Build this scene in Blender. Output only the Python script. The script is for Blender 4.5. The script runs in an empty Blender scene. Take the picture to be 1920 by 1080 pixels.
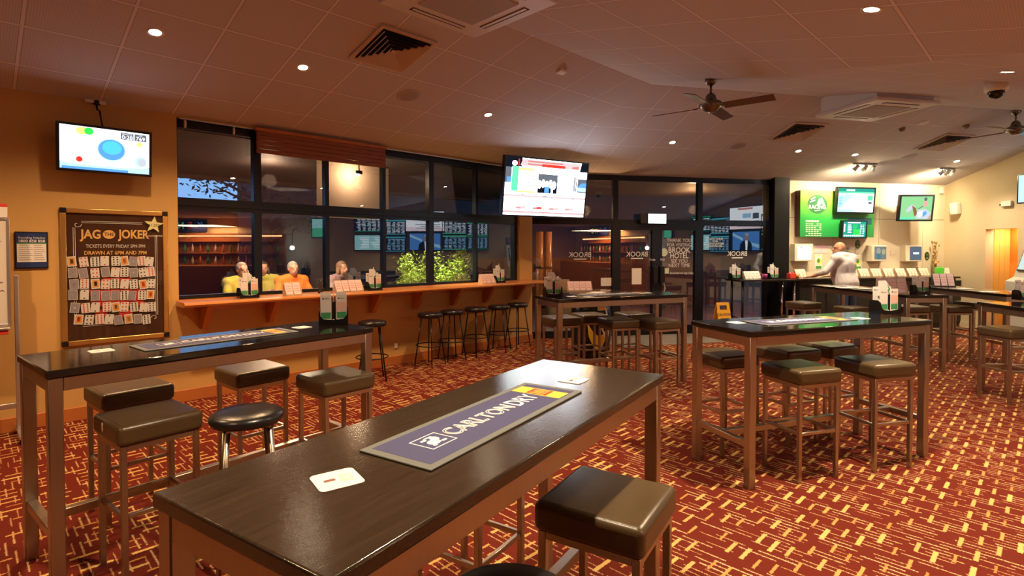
import bpy, bmesh, math, random
from mathutils import Vector, Matrix, Euler
sc = bpy.context.scene
C = sc.collection
rnd = random.Random(7)
R = math.radians
PI = math.pi

# ------------------------------------------------------------------ camera, world, exposure
FPX, PITCH, EYE, CY = 1024.4, 0.0223, 1.592, 489.3
cam_d = bpy.data.cameras.new('camera'); cam = bpy.data.objects.new('camera', cam_d); C.objects.link(cam)
cam_d.sensor_width = 36.0; cam_d.lens = FPX / 1920 * 36.0
cam_d.shift_y = -(540 - CY) / 1920
cam_d.clip_start = 0.05; cam_d.clip_end = 200
cam.location = (0, 0, EYE); cam.rotation_euler = (PI / 2 - PITCH, 0, 0)
sc.camera = cam
sc.view_settings.view_transform = 'Standard'; sc.view_settings.look = 'None'
sc.view_settings.gamma = 1.0; sc.view_settings.exposure = 0.85
sc.view_settings.use_curve_mapping = False
sc.cycles.use_denoising = True
sc.cycles.max_bounces = 8; sc.cycles.diffuse_bounces = 4; sc.cycles.glossy_bounces = 4
sc.cycles.transparent_max_bounces = 12; sc.cycles.transmission_bounces = 6
sc.cycles.sample_clamp_indirect = 4.0
sc.cycles.caustics_reflective = False; sc.cycles.caustics_refractive = False

w = bpy.data.worlds.new('dusk_sky'); sc.world = w; w.use_nodes = True
nt = w.node_tree; bg = nt.nodes['Background']
tc = nt.nodes.new('ShaderNodeTexCoord'); sep = nt.nodes.new('ShaderNodeSeparateXYZ'); rp = nt.nodes.new('ShaderNodeValToRGB')
nt.links.new(tc.outputs['Generated'], sep.inputs[0]); nt.links.new(sep.outputs[2], rp.inputs[0]); nt.links.new(rp.outputs[0], bg.inputs[0])
rp.color_ramp.elements[0].color = (0.24, 0.50, 0.86, 1); rp.color_ramp.elements[1].color = (0.05, 0.15, 0.40, 1)
bg.inputs[1].default_value = 0.9

WARM = (1.0, 0.63, 0.32); WARMER = (1.0, 0.55, 0.24); NEUT = (1.0, 0.80, 0.52)
def light(name, kind, loc, energy, color, parent=None, rot=(0, 0, 0), size=0.05, angle=110, blend=0.7):
    d = bpy.data.lights.new(name, kind); d.energy = energy; d.color = color
    if kind == 'SPOT': d.spot_size = R(angle); d.spot_blend = blend; d.shadow_soft_size = size
    elif kind == 'POINT': d.shadow_soft_size = size
    else: d.size = size
    o = bpy.data.objects.new(name, d); C.objects.link(o); o.location = loc; o.rotation_euler = rot
    if parent: o.parent = parent
    return o

# ------------------------------------------------------------------ frames of the place (all in metres, the camera stands at the origin)
def ray(px, py):
    u = (px - 960) / FPX; v = -(py - CY) / FPX; c, s = math.cos(PITCH), math.sin(PITCH)
    return Vector((u, c + v * s, -s + v * c))
def at_z(px, py, z):
    d = ray(px, py); t = (z - EYE) / d.z
    return Vector((d.x * t, d.y * t, z))
def at_y(px, py, y):
    d = ray(px, py); return Vector((d.x * y / d.y, y, EYE + d.z * y / d.y))
class Frame:                       # a wall: x along it, +y out of the room, z up
    def __init__(s, ox, oy, deg):
        s.o = Vector((ox, oy, 0)); s.a = R(deg); s.d = Vector((math.cos(s.a), math.sin(s.a), 0)); s.n = Vector((-s.d.y, s.d.x, 0))
        s.M = Matrix.Translation(s.o) @ Matrix.Rotation(s.a, 4, 'Z')
    def hit(s, px, py, y=0.0):     # local (x, z) of the plane at local y
        r = ray(px, py); t = (s.o.dot(s.n) + y) / r.dot(s.n); p = r * t
        return ((p - s.o).dot(s.d), EYE + p.z)
    def w(s, x, y, z=0): return s.M @ Vector((x, y, z))
    def inv(s, p): q = Vector((p[0], p[1], 0)) - s.o; return (q.dot(s.d), q.dot(s.n))
LW = Frame(0, 9.07, 45); BW = Frame(0.6, 9.68, 12.5); RW = Frame(9.13, 11.571, -87)

TO, TI = math.tan(R(14)), math.tan(R(12))
ZR, ZF = 3.66, 2.65                 # ridge height, height of the low flat ceiling behind
def ceil_planes(x, y):
    n1 = -LW.inv((x, y))[1]; n2 = -BW.inv((x, y))[1]
    lo = 2.97 + TO * n1; bo = 2.925 + TO * n2
    li = ZR - TI * (n1 - (ZR - 2.97) / TO); bi = ZR - TI * (n2 - (ZR - 2.925) / TO)
    return lo, bo, li, bi
def ceil_z(x, y):
    lo, bo, li, bi = ceil_planes(x, y)
    return min(lo, bo, max(li, bi, ZF))
def ceil_hit(px, py):
    r = ray(px, py); a, b = 0.5, 20.0
    f = lambda t: EYE + r.z * t - ceil_z(r.x * t, r.y * t)
    t = a
    while t < b and f(t) < 0: t += 0.02
    return Vector((r.x * t, r.y * t, ceil_z(r.x * t, r.y * t)))
def ceil_mat(p):                   # matrix at a ceiling point, local x along the contour, local z = plane normal (up)
    x, y = p[0], p[1]; e = 0.01
    gx = (ceil_z(x + e, y) - ceil_z(x - e, y)) / (2 * e); gy = (ceil_z(x, y + e) - ceil_z(x, y - e)) / (2 * e)
    n = Vector((-gx, -gy, 1)).normalized()
    t = Vector((-gy, gx, 0)); t = t.normalized() if t.length > 1e-6 else Vector((1, 0, 0))
    b = n.cross(t)
    m = Matrix((t, b, n)).transposed().to_4x4(); m.translation = p
    return m

# ------------------------------------------------------------------ materials
MATS = {}
def mat(name, col, rough=0.5, metal=0.0, spec=0.5, emit=None, es=1.0, coat=0.0):
    if name in MATS: return MATS[name]
    m = bpy.data.materials.new(name); m.use_nodes = True
    b = m.node_tree.nodes['Principled BSDF']
    b.inputs['Base Color'].default_value = (*col, 1); b.inputs['Roughness'].default_value = rough
    b.inputs['Metallic'].default_value = metal; b.inputs['Specular IOR Level'].default_value = spec
    if coat: b.inputs['Coat Weight'].default_value = coat; b.inputs['Coat Roughness'].default_value = 0.08
    if emit: b.inputs['Emission Color'].default_value = (*emit, 1); b.inputs['Emission Strength'].default_value = es
    MATS[name] = m
    return m
def glow(name, col, es=1.0):
    if name in MATS: return MATS[name]
    m = bpy.data.materials.new(name); m.use_nodes = True; nt = m.node_tree; nt.nodes.clear()
    o = nt.nodes.new('ShaderNodeOutputMaterial'); e = nt.nodes.new('ShaderNodeEmission')
    e.inputs[0].default_value = (*col, 1); e.inputs[1].default_value = es
    nt.links.new(e.outputs[0], o.inputs[0]); MATS[name] = m
    return m
class N:                           # tiny node helper
    def __init__(s, m): s.nt = m.node_tree; s.b = s.nt.nodes['Principled BSDF']
    def n(s, t, **kw):
        x = s.nt.nodes.new(t)
        for k, v in kw.items(): setattr(x, k, v)
        return x
    def l(s, a, b): s.nt.links.new(a, b)
    def math(s, op, a, b=None, c=None):
        x = s.n('ShaderNodeMath', operation=op)
        for i, v in enumerate((a, b, c)):
            if v is None: continue
            if isinstance(v, (int, float)): x.inputs[i].default_value = v
            else: s.l(v, x.inputs[i])
        return x.outputs[0]
    def mix(s, f, a, b):
        x = s.n('ShaderNodeMix', data_type='RGBA')
        for sock, v in ((x.inputs[0], f), (x.inputs[6], a), (x.inputs[7], b)):
            if isinstance(v, (int, float)): sock.default_value = v
            elif isinstance(v, tuple): sock.default_value = (*v, 1)
            else: s.l(v, sock)
        return x.outputs[2]
    def noise(s, vec, scale, detail=2, rough=0.5):
        x = s.n('ShaderNodeTexNoise'); x.inputs['Scale'].default_value = scale; x.inputs['Detail'].default_value = detail; x.inputs['Roughness'].default_value = rough
        if vec is not None: s.l(vec, x.inputs['Vector'])
        return x.outputs[0]
    def white(s, vec):
        x = s.n('ShaderNodeTexWhiteNoise', noise_dimensions='2D'); s.l(vec, x.inputs['Vector']); return x.outputs[0]
    def comb(s, x, y, z=0.0):
        c = s.n('ShaderNodeCombineXYZ')
        for i, v in enumerate((x, y, z)):
            if isinstance(v, (int, float)): c.inputs[i].default_value = v
            else: s.l(v, c.inputs[i])
        return c.outputs[0]
    def bump(s, h, strength, dist=0.01):
        x = s.n('ShaderNodeBump'); x.inputs['Strength'].default_value = strength; x.inputs['Distance'].default_value = dist
        s.l(h, x.inputs['Height']); s.l(x.outputs[0], s.b.inputs['Normal'])
    def obj(s):
        t = s.n('ShaderNodeTexCoord'); return t.outputs['Object']
    def pos(s):
        t = s.n('ShaderNodeNewGeometry'); return t.outputs['Position']
    def xyz(s, v):
        x = s.n('ShaderNodeSeparateXYZ'); s.l(v, x.inputs[0]); return x.outputs
    def map(s, v, rot=(0, 0, 0), scale=(1, 1, 1), loc=(0, 0, 0)):
        x = s.n('ShaderNodeMapping'); x.inputs['Rotation'].default_value = rot; x.inputs['Scale'].default_value = scale; x.inputs['Location'].default_value = loc
        s.l(v, x.inputs[0]); return x.outputs[0]

def carpet_mat():
    m = mat('carpet', (0.2, 0.03, 0.015), 0.95, spec=0.1); k = N(m)
    p = k.map(k.pos(), rot=(0, 0, R(-45)))
    wob = k.noise(p, 130, 3); wob2 = k.math('MULTIPLY', k.math('SUBTRACT', wob, 0.5), 0.024)
    X, Y, Z = k.xyz(p)
    u = k.math('ADD', X, wob2); v = k.math('ADD', Y, k.math('MULTIPLY', wob2, 0.8))
    def dashes(a, b, pb, hw, pa, lo, prob, seed):          # dashes along a, in columns of pitch pb across b
        cb = k.math('FLOOR', k.math('DIVIDE', b, pb)); lb = k.math('SUBTRACT', k.math('MODULO', k.math('ADD', b, 1000 * pb), pb), pb / 2)
        sh = k.white(k.comb(cb, seed)); a2 = k.math('ADD', k.math('DIVIDE', a, pa), k.math('MULTIPLY', sh, 7.0))
        ca = k.math('FLOOR', a2); la = k.math('FRACT', a2)
        r1 = k.white(k.comb(cb, ca)); r2 = k.white(k.comb(ca, k.math('ADD', cb, seed + 11.3)))
        ln = k.math('ADD', lo, k.math('MULTIPLY', r2, 0.25))
        wid = k.math('MULTIPLY', hw, k.math('ADD', 0.65, k.math('MULTIPLY', r2, 0.7)))
        mk = k.math('MULTIPLY', k.math('LESS_THAN', k.math('ABSOLUTE', lb), wid), k.math('LESS_THAN', la, ln))
        return k.math('MULTIPLY', mk, k.math('LESS_THAN', r1, prob)), r2
    thick, rt = dashes(u, v, 0.078, 0.0088, 0.215, 0.40, 0.86, 3.0)
    thin, rn = dashes(v, u, 0.036, 0.0034, 0.26, 0.50, 0.80, 5.0)
    pile = k.noise(p, 350, 2)
    base = k.mix(pile, (0.085, 0.010, 0.006), (0.175, 0.024, 0.012))
    gold = k.mix(rt, (0.50, 0.20, 0.05), (0.66, 0.42, 0.14))
    thc = k.mix(rn, (0.52, 0.25, 0.10), (0.62, 0.42, 0.21))
    c1 = k.mix(k.math('MULTIPLY', thin, 0.9), base, thc); c2 = k.mix(thick, c1, gold)
    k.l(c2, k.b.inputs['Base Color']); k.bump(pile, 0.4, 0.004)
    return m
def tile_mat(name, col, ox, oy):
    m = mat(name, col, 0.85, spec=0.2); k = N(m)
    X, Y, Z = k.xyz(k.obj())
    gx = k.math('ABSOLUTE', k.math('SUBTRACT', k.math('FRACT', k.math('DIVIDE', k.math('ADD', X, 300 - ox), 0.6)), 0.5))
    gy = k.math('ABSOLUTE', k.math('SUBTRACT', k.math('FRACT', k.math('DIVIDE', k.math('ADD', Y, 300 - oy), 0.6)), 0.5))
    g = k.math('MAXIMUM', gx, gy)
    bar = k.math('GREATER_THAN', g, 0.5 - 0.011 / 0.6)
    edge = k.math('GREATER_THAN', g, 0.5 - 0.016 / 0.6)
    s1 = k.math('SINE', k.math('MULTIPLY', X, 2 * PI / 0.016)); s2 = k.math('SINE', k.math('MULTIPLY', Y, 2 * PI / 0.016))
    hole = k.math('MULTIPLY', k.math('GREATER_THAN', s1, 0.1), k.math('GREATER_THAN', s2, -0.3))
    tile = k.mix(k.math('MULTIPLY', hole, 0.32), col, tuple(c * 0.35 for c in col))
    t2 = k.mix(k.math('MULTIPLY', edge, 0.55), tile, tuple(c * 0.25 for c in col))  # thin shadow line along the T-bars, painted into the tile colour
    k.l(k.mix(bar, t2, tuple(min(1, c * 1.25) for c in col)), k.b.inputs['Base Color'])
    return m
def wood_mat(name, c1, c2, rough=0.3, scale=1.0, axis=0, coat=0.0, bump=0.0, spec=0.5):
    m = mat(name, c1, rough, coat=coat, spec=spec); k = N(m)
    st = [9.0 * scale] * 3; st[axis] = 0.7 * scale
    p = k.map(k.obj(), scale=tuple(st))
    n1 = k.noise(p, 3.0, 5, 0.6); n2 = k.noise(k.map(p, scale=(4, 4, 4)), 4.0, 3)
    f = k.math('MULTIPLY', k.math('ADD', n1, k.math('MULTIPLY', n2, 0.4)), 0.75)
    k.l(k.mix(f, c1, c2), k.b.inputs['Base Color'])
    if bump: k.bump(k.math('ADD', k.math('MULTIPLY', n2, 0.6), k.noise(k.obj(), 260, 1)), bump, 0.002)
    return m
def paint_mat(name, col, var=0.12, bump=0.15, rough=0.7):
    m = mat(name, col, rough, spec=0.3); k = N(m); p = k.obj()
    n = k.noise(p, 2.2, 4); k.l(k.mix(n, tuple(c * (1 - var) for c in col), tuple(min(1, c * (1 + var)) for c in col)), k.b.inputs['Base Color'])
    k.bump(k.noise(p, 180, 2), bump, 0.003)
    return m
def steel_mat():
    m = mat('brushed_steel', (0.42, 0.34, 0.28), 0.28, 0.97); k = N(m)
    n = k.noise(k.map(k.obj(), scale=(60, 60, 1.5)), 5, 3)
    k.l(k.math('ADD', 0.27, k.math('MULTIPLY', n, 0.06)), k.b.inputs['Roughness'])
    k.l(k.mix(n, (0.38, 0.305, 0.245), (0.46, 0.375, 0.305)), k.b.inputs['Base Color'])
    return m
def vinyl_mat(name, col, rough=0.33):
    m = mat(name, col, rough, spec=0.55); k = N(m)
    n = k.noise(k.obj(), 3.5, 3); k.l(k.mix(n, tuple(c * 0.75 for c in col), tuple(c * 1.25 for c in col)), k.b.inputs['Base Color'])
    k.bump(k.math('ADD', k.noise(k.obj(), 240, 2), k.math('MULTIPLY', k.noise(k.obj(), 9, 2), 2.0)), 0.12, 0.004)
    return m
def glass_mat(name, tint, refl):
    m = bpy.data.materials.new(name); m.use_nodes = True; nt = m.node_tree; nt.nodes.clear(); MATS[name] = m
    L = nt.links.new; nd = nt.nodes.new
    o = nd('ShaderNodeOutputMaterial'); t = nd('ShaderNodeBsdfTransparent'); g = nd('ShaderNodeBsdfGlossy'); mx = nd('ShaderNodeMixShader'); ge = nd('ShaderNodeNewGeometry')
    t.inputs[0].default_value = (*tint, 1); g.inputs[0].default_value = (1, 1, 1, 1); g.inputs[1].default_value = 0.0
    dt = nd('ShaderNodeVectorMath'); dt.operation = 'DOT_PRODUCT'; L(ge.outputs['Incoming'], dt.inputs[0]); L(ge.outputs['Normal'], dt.inputs[1])
    def ma(op, a, b):
        x = nd('ShaderNodeMath'); x.operation = op
        for i, v in enumerate((a, b)):
            if isinstance(v, float): x.inputs[i].default_value = v
            elif v is not None: L(v, x.inputs[i])
        return x.outputs[0]
    c = ma('ABSOLUTE', dt.outputs['Value'], None); f = ma('POWER', ma('SUBTRACT', 1.0, c), 5.0)
    L(ma('ADD', ma('MULTIPLY', f, 0.9), refl), mx.inputs[0])        # Schlick, one surface
    L(t.outputs[0], mx.inputs[1]); L(g.outputs[0], mx.inputs[2]); L(mx.outputs[0], o.inputs[0])
    return m
def tex2(name, c1, c2, scale, rough=0.7, spec=0.4):
    m = mat(name, c1, rough, spec=spec); k = N(m); k.l(k.mix(k.noise(k.obj(), scale, 3), c1, c2), k.b.inputs['Base Color'])
    if 'shirt' in name or 'jeans' in name: k.bump(k.noise(k.map(k.obj(), rot=(0.4, 0.5, 0.3), scale=(1, 1, 0.4)), 7, 2), 0.45, 0.03)
    return m

CARPET = carpet_mat()
TILE_L = tile_mat('ceiling_tile', (0.60, 0.545, 0.56), 0, 0)
STEEL = steel_mat()
TOP = wood_mat('table_laminate', (0.010, 0.006, 0.004), (0.070, 0.045, 0.028), 0.13, 2.2, 0, bump=0.12, spec=0.6)
TOPB = wood_mat('black_table_laminate', (0.006, 0.005, 0.005), (0.020, 0.014, 0.011), 0.07, 1.6, 0, bump=0.04, spec=0.6)
SEAT = vinyl_mat('brown_vinyl', (0.085, 0.050, 0.020)); BLKV = vinyl_mat('black_vinyl', (0.012, 0.011, 0.013), 0.28)
SEAM = mat('seam_thread', (0.10, 0.07, 0.03), 0.5)
BLK = mat('black_metal', (0.012, 0.012, 0.014), 0.35, 0.3); BLKP = mat('black_plastic', (0.012, 0.012, 0.013), 0.25)
TANW = paint_mat('tan_wall_paint', (0.62, 0.37, 0.125)); CREAM = paint_mat('cream_wall_paint', (0.70, 0.58, 0.38)); PANELW = paint_mat('cream_wall_panel', (0.74, 0.64, 0.48), 0.04, 0.05)
TIMB = wood_mat('orange_timber', (0.50, 0.16, 0.035), (0.66, 0.26, 0.07), 0.28, 1.0, 0, coat=0.3)
SKIRT = wood_mat('timber_skirting', (0.42, 0.12, 0.03), (0.56, 0.19, 0.05), 0.4, 1.0, 0)
FRAME = mat('dark_window_frame', (0.010, 0.013, 0.022), 0.3, 0.4)
GLASS = glass_mat('window_glass', (0.86, 0.88, 0.92), 0.10); GLASSD = glass_mat('door_glass', (0.84, 0.86, 0.88), 0.12); CLEAR = glass_mat('clear_glass', (0.97, 0.98, 0.98), 0.02)
WHITE = mat('white_plastic', (0.78, 0.76, 0.70), 0.4); PAPER = mat('white_paper', (0.85, 0.82, 0.80), 0.6); PINK = mat('pink_paper', (0.86, 0.62, 0.64), 0.6)
GREENP = mat('green_print', (0.03, 0.30, 0.10), 0.6); INK = mat('black_ink', (0.015, 0.015, 0.018), 0.6); RED = mat('red_print', (0.70, 0.05, 0.03), 0.5)
GOLD = mat('gold_frame', (0.85, 0.58, 0.20), 0.25, 0.9); ALU = mat('aluminium', (0.62, 0.62, 0.64), 0.35, 0.9); BRASS = mat('aged_nickel', (0.20, 0.155, 0.12), 0.24, 1.0)
YEL = mat('yellow_plastic', (0.85, 0.42, 0.03), 0.4); TANMDF = mat('tan_board', (0.62, 0.45, 0.30), 0.5)

# ------------------------------------------------------------------ mesh helpers
def box(bm, c, s, bevel=0.0, seg=2, M=None, mi=0, rot=None):
    m = Matrix.Translation(Vector(c))
    if rot: m = m @ Euler(rot).to_matrix().to_4x4()
    m = m @ Matrix.Diagonal((s[0], s[1], s[2], 1))
    if M is not None: m = M @ m
    r = bmesh.ops.create_cube(bm, size=1.0, matrix=m)
    vs = r['verts']; fs = list({f for v in vs for f in v.link_faces})
    for f in fs: f.material_index = mi
    if bevel > 0:
        es = list({e for v in vs for e in v.link_edges})
        o = bmesh.ops.bevel(bm, geom=es, offset=bevel, segments=seg, profile=0.5, affect='EDGES', clamp_overlap=True)
        for f in o['faces']: f.material_index = mi; f.smooth = True
def cone(bm, p0, p1, r0, r1=None, seg=12, mi=0, caps=True, smooth=True):
    p0, p1 = Vector(p0), Vector(p1); r1 = r0 if r1 is None else r1
    q = Vector((0, 0, 1)).rotation_difference((p1 - p0).normalized()).to_matrix().to_4x4()
    m = Matrix.Translation((p0 + p1) / 2) @ q
    r = bmesh.ops.create_cone(bm, cap_ends=caps, segments=seg, radius1=max(r0, 1e-5), radius2=max(r1, 1e-5), depth=(p1 - p0).length, matrix=m)
    for f in {f for v in r['verts'] for f in v.link_faces}:
        f.material_index = mi; f.smooth = smooth and len(f.verts) == 4
def ball(bm, c, r, mi=0, seg=14, M=None):
    rr = (r, r, r) if isinstance(r, (int, float)) else r
    m = Matrix.Translation(Vector(c)) @ Matrix.Diagonal((*rr, 1))
    if M is not None: m = M @ m
    o = bmesh.ops.create_uvsphere(bm, u_segments=seg, v_segments=max(6, seg * 2 // 3), radius=1.0, matrix=m)
    for f in {f for v in o['verts'] for f in v.link_faces}: f.material_index = mi; f.smooth = True
def tube(bm, pts, r, seg=8, mi=0, closed=False):
    pts = [Vector(p) for p in pts]; n = len(pts); rings = []
    up = Vector((0, 0, 1))
    for i, p in enumerate(pts):
        a = pts[(i - 1) % n] if (closed or i) else p; b = pts[(i + 1) % n] if (closed or i < n - 1) else p
        t = (b - a).normalized(); x = t.cross(up)
        if x.length < 1e-4: x = t.cross(Vector((1, 0, 0)))
        x.normalize(); y = x.cross(t); rr = r[i] if isinstance(r, (list, tuple)) else r
        rings.append([bm.verts.new(p + (x * math.cos(2 * PI * k / seg) + y * math.sin(2 * PI * k / seg)) * rr) for k in range(seg)])
    for i in range(n if closed else n - 1):
        A, B = rings[i], rings[(i + 1) % n]
        for k in range(seg):
            f = bm.faces.new((A[k], A[(k + 1) % seg], B[(k + 1) % seg], B[k])); f.smooth = True; f.material_index = mi
    if not closed:
        for A in (rings[0][::-1], rings[-1]): bm.faces.new(A).material_index = mi
def lathe(bm, prof, seg=24, c=(0, 0, 0), mi=0):
    c = Vector(c); rings = []
    for r, z in prof:
        rings.append([bm.verts.new(c + Vector((max(r, 1e-4) * math.cos(2 * PI * k / seg), max(r, 1e-4) * math.sin(2 * PI * k / seg), z))) for k in range(seg)])
    for A, B in zip(rings, rings[1:]):
        for k in range(seg):
            f = bm.faces.new((A[k], A[(k + 1) % seg], B[(k + 1) % seg], B[k])); f.smooth = True; f.material_index = mi
    bm.faces.new(rings[0][::-1]).material_index = mi; bm.faces.new(rings[-1]).material_index = mi
def prism(bm, pts, axis, a, b, mi=0):          # polygon (2D) extruded along axis 0/1/2 from a to b
    def P(p, h): return Vector((h, p[0], p[1])) if axis == 0 else Vector((p[0], h, p[1])) if axis == 1 else Vector((p[0], p[1], h))
    A = [bm.verts.new(P(p, a)) for p in pts]; B = [bm.verts.new(P(p, b)) for p in pts]; n = len(pts)
    fs = [bm.faces.new(A), bm.faces.new(B[::-1])] + [bm.faces.new((A[i], B[i], B[(i + 1) % n], A[(i + 1) % n])) for i in range(n)]
    for f in fs: f.material_index = mi
def quad(bm, pts, mi=0):
    f = bm.faces.new([bm.verts.new(Vector(p)) for p in pts]); f.material_index = mi; return f
def circle_pts(cx, cy, rx, ry=None, n=24): ry = rx if ry is None else ry; return [(cx + rx * math.cos(2 * PI * k / n), cy + ry * math.sin(2 * PI * k / n)) for k in range(n)]
def BM(): return bmesh.new()
def obj(name, bm, m, parent=None, loc=None, rot=None, smooth=False, label=None):
    bmesh.ops.recalc_face_normals(bm, faces=bm.faces)
    me = bpy.data.meshes.new(name); bm.to_mesh(me); bm.free()
    for x in (m if isinstance(m, (list, tuple)) else [m]): me.materials.append(x)
    if smooth:
        for p in me.polygons: p.use_smooth = True
    o = bpy.data.objects.new(name, me); C.objects.link(o)
    if parent: o.parent = parent
    if loc is not None: o.location = loc
    if rot is not None: o.rotation_euler = rot
    if label: o['label'] = label
    return o
def tag(o, label, cat, group=None, kind=None):
    o['label'] = label; o['category'] = cat
    if group: o['group'] = group
    if kind: o['kind'] = kind
    return o
def thing(name, label, cat, loc=(0, 0, 0), rotz=0.0, group=None, M=None):
    o = bpy.data.objects.new(name, None); C.objects.link(o); o.empty_display_size = 0.1
    if M is not None: o.matrix_world = M
    else: o.location = loc; o.rotation_euler = (0, 0, rotz)
    return tag(o, label, cat, group)
def struct(name, bm, m, parent=None, M=None):
    o = obj(name, bm, m, parent)
    if M is not None: o.matrix_world = M
    if parent is None: o['kind'] = 'structure'
    return o
def dup(root, loc=None, rotz=None, label=None, group=None, M=None):
    r = root.copy(); C.objects.link(r)
    if M is not None: r.matrix_world = M
    else: r.location = loc; r.rotation_euler = (0, 0, rotz)
    if label: r['label'] = label
    if group: r['group'] = group
    for ch in list(root.children):
        c = ch.copy(); C.objects.link(c); c.parent = r
        for g in list(ch.children):
            d = g.copy(); C.objects.link(d); d.parent = c
    return r
def text(s, size, m, parent, loc, rot=(0, 0, 0), name='lettering', align='CENTER', bold=0.0, mirror=False, outline=0.0, sx=1.0, ext=0.0):
    cu = bpy.data.curves.new(name, 'FONT'); cu.body = s; cu.size = size; cu.align_x = align; cu.align_y = 'CENTER'
    cu.offset = bold * size; cu.extrude = ext; cu.resolution_u = 3
    if outline: cu.fill_mode = 'NONE'; cu.bevel_depth = outline; cu.bevel_resolution = 0
    cu.materials.append(m)
    tmp = bpy.data.objects.new(name, cu); me = bpy.data.meshes.new_from_object(tmp); bpy.data.objects.remove(tmp); me.materials.clear(); me.materials.append(m)
    o = bpy.data.objects.new(name, me); C.objects.link(o); o.parent = parent; o.location = loc; o.rotation_euler = rot
    o.scale = (-sx if mirror else sx, 1, 1)
    return o
WALLROT = (PI / 2, 0, 0)
def art(parent, name, items, mats, y0=0.0, dy=0.0006):
    """flat printed or lit shapes on a wall-facing panel (XZ plane, the room is towards -y); items: (kind, material index, data...)"""
    bm = BM(); L = 0
    for it in items:
        L += 1; y = y0 - dy * (1 + L * 0.12)
        if it[0] == 'r': _, mi, x0, z0, x1, z1 = it; pts = [(x0, z0), (x1, z0), (x1, z1), (x0, z1)]
        elif it[0] == 'c': _, mi, cx, cz, rx, rz = it; pts = circle_pts(cx, cz, rx, rz, 28)
        else: _, mi, pts = it
        quad(bm, [(p[0], y, p[1]) for p in pts], mi)
    return obj(name, bm, mats, parent)

# ------------------------------------------------------------------ the room shell
def solve_n(n1, n2):               # world xy of the point n1 in from the left wall line and n2 in from the back wall line
    a = -LW.n; b = -BW.n
    r1 = n1 + a.dot(LW.o); r2 = n2 + b.dot(BW.o); det = a.x * b.y - a.y * b.x
    return Vector(((r1 * b.y - r2 * a.y) / det, (a.x * r2 - b.x * r1) / det, 0))
NL, NB = (ZR - 2.97) / TO, (ZR - 2.925) / TO
PC = solve_n(NL, NB); PH = solve_n(-0.3, -0.3 + (2.97 - 2.925) / TO); DF = (ZR - ZF) / TI; PV = solve_n(NL + DF, NB + DF)
def lwp(d, n): return LW.w(d, -n)
def bwp(d, n): return BW.w(d, -n)
def ceiling_slab(name, pts, zf, F, shift, up):
    ex = F.d; s = 0.0 if up is None else TO if up else TI
    inward = -F.n
    ey = (inward + Vector((0, 0, s if up else -s))).normalized(); ez = ex.cross(ey)
    if ez.z < 0: ey = -ey; ez = ex.cross(ey)
    M = Matrix((ex, ey, ez)).transposed().to_4x4()
    org = PC + ex * shift; M.translation = Vector((org.x, org.y, ZF if up is None else ZR))
    Mi = M.inverted(); bm = BM()
    bot = [Mi @ Vector((p.x, p.y, zf(p.x, p.y))) for p in pts]
    A = [bm.verts.new(p) for p in bot]; B = [bm.verts.new(p + Vector((0, 0, 0.06))) for p in bot]; n = len(A)
    bm.faces.new(A); bm.faces.new(B[::-1])
    for i in range(n): bm.faces.new((A[i], B[i], B[(i + 1) % n], A[(i + 1) % n]))
    struct(name, bm, TILE_L, M=M)
P = ceil_planes
ceiling_slab('ceiling', [lwp(-13.5, -0.3), PH, PC, lwp(-13.5, NL)], lambda x, y: P(x, y)[0], LW, 0.18, True)
sh2 = ((0.83 - BW.inv(PC)[0]) % 0.6)
ceiling_slab('ceiling', [PH, bwp(11.2, -0.12), bwp(11.2, NB), PC], lambda x, y: P(x, y)[1], BW, sh2, True)
ceiling_slab('ceiling', [lwp(-13.5, NL), PC, PV, lwp(-13.5, NL + DF)], lambda x, y: P(x, y)[2], LW, 0.18, False)
ceiling_slab('ceiling', [PC, bwp(11.2, NB), bwp(11.2, NB + DF), PV], lambda x, y: P(x, y)[3], BW, sh2, False)
ceiling_slab('ceiling', [lwp(-13.5, NL + DF), PV, bwp(11.2, NB + DF), bwp(11.2, 18), lwp(-13.5, 14)], lambda x, y: ZF, LW, 0.18, None)

bm = BM()
outl = [LW.w(-12, 0.1), LW.w(0.36, 0.1), BW.w(-0.25, 0.04), BW.w(8.8, 0.04), RW.w(0, 0.75), RW.w(16.3, 0.75), Vector((-4, -4.7, 0))]
prism(bm, [(p.x, p.y) for p in outl], 2, -0.08, 0.0); struct('floor', bm, CARPET)

# entrance tiles before the glass doors
m = tex2('slate_tile', (0.10, 0.085, 0.07), (0.24, 0.21, 0.175), 3.0, 0.6); k = N(m)
bm = BM(); prism(bm, [(0.55, -0.06), (3.95, -0.06), (3.75, -0.75), (3.2, -1.05), (0.95, -1.1)], 2, 0.0, 0.006)
o = struct('floor_entrance_tiles', bm, m, M=BW.M)

# left wall: tan below and beside the long window
WX0, _ = LW.hit(327, 300, 0.10); WX1, _ = LW.hit(967, 400, 0.10); LEND, _ = LW.hit(998, 600)
SILL, HEAD = 1.04, 2.945
bm = BM()
def bb(bm, x0, x1, y0, y1, z0, z1, bevel=0.0, mi=0): box(bm, ((x0 + x1) / 2, (y0 + y1) / 2, (z0 + z1) / 2), (abs(x1 - x0), abs(y1 - y0), abs(z1 - z0)), bevel, mi=mi)
bb(bm, -12.2, WX0, 0, 0.22, 0, 3.05); bb(bm, WX0, WX1, 0, 0.22, 0, SILL); bb(bm, WX0, WX1, 0, 0.22, HEAD, 3.05); bb(bm, WX1, LEND, 0, 0.22, 0, 3.05)
struct('wall_left', bm, TANW, M=LW.M)
bm = BM(); bb(bm, -12, LEND, -0.016, 0, 0, 0.125, 0.004); struct('baseboard_left', bm, SKIRT, M=LW.M)

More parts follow.
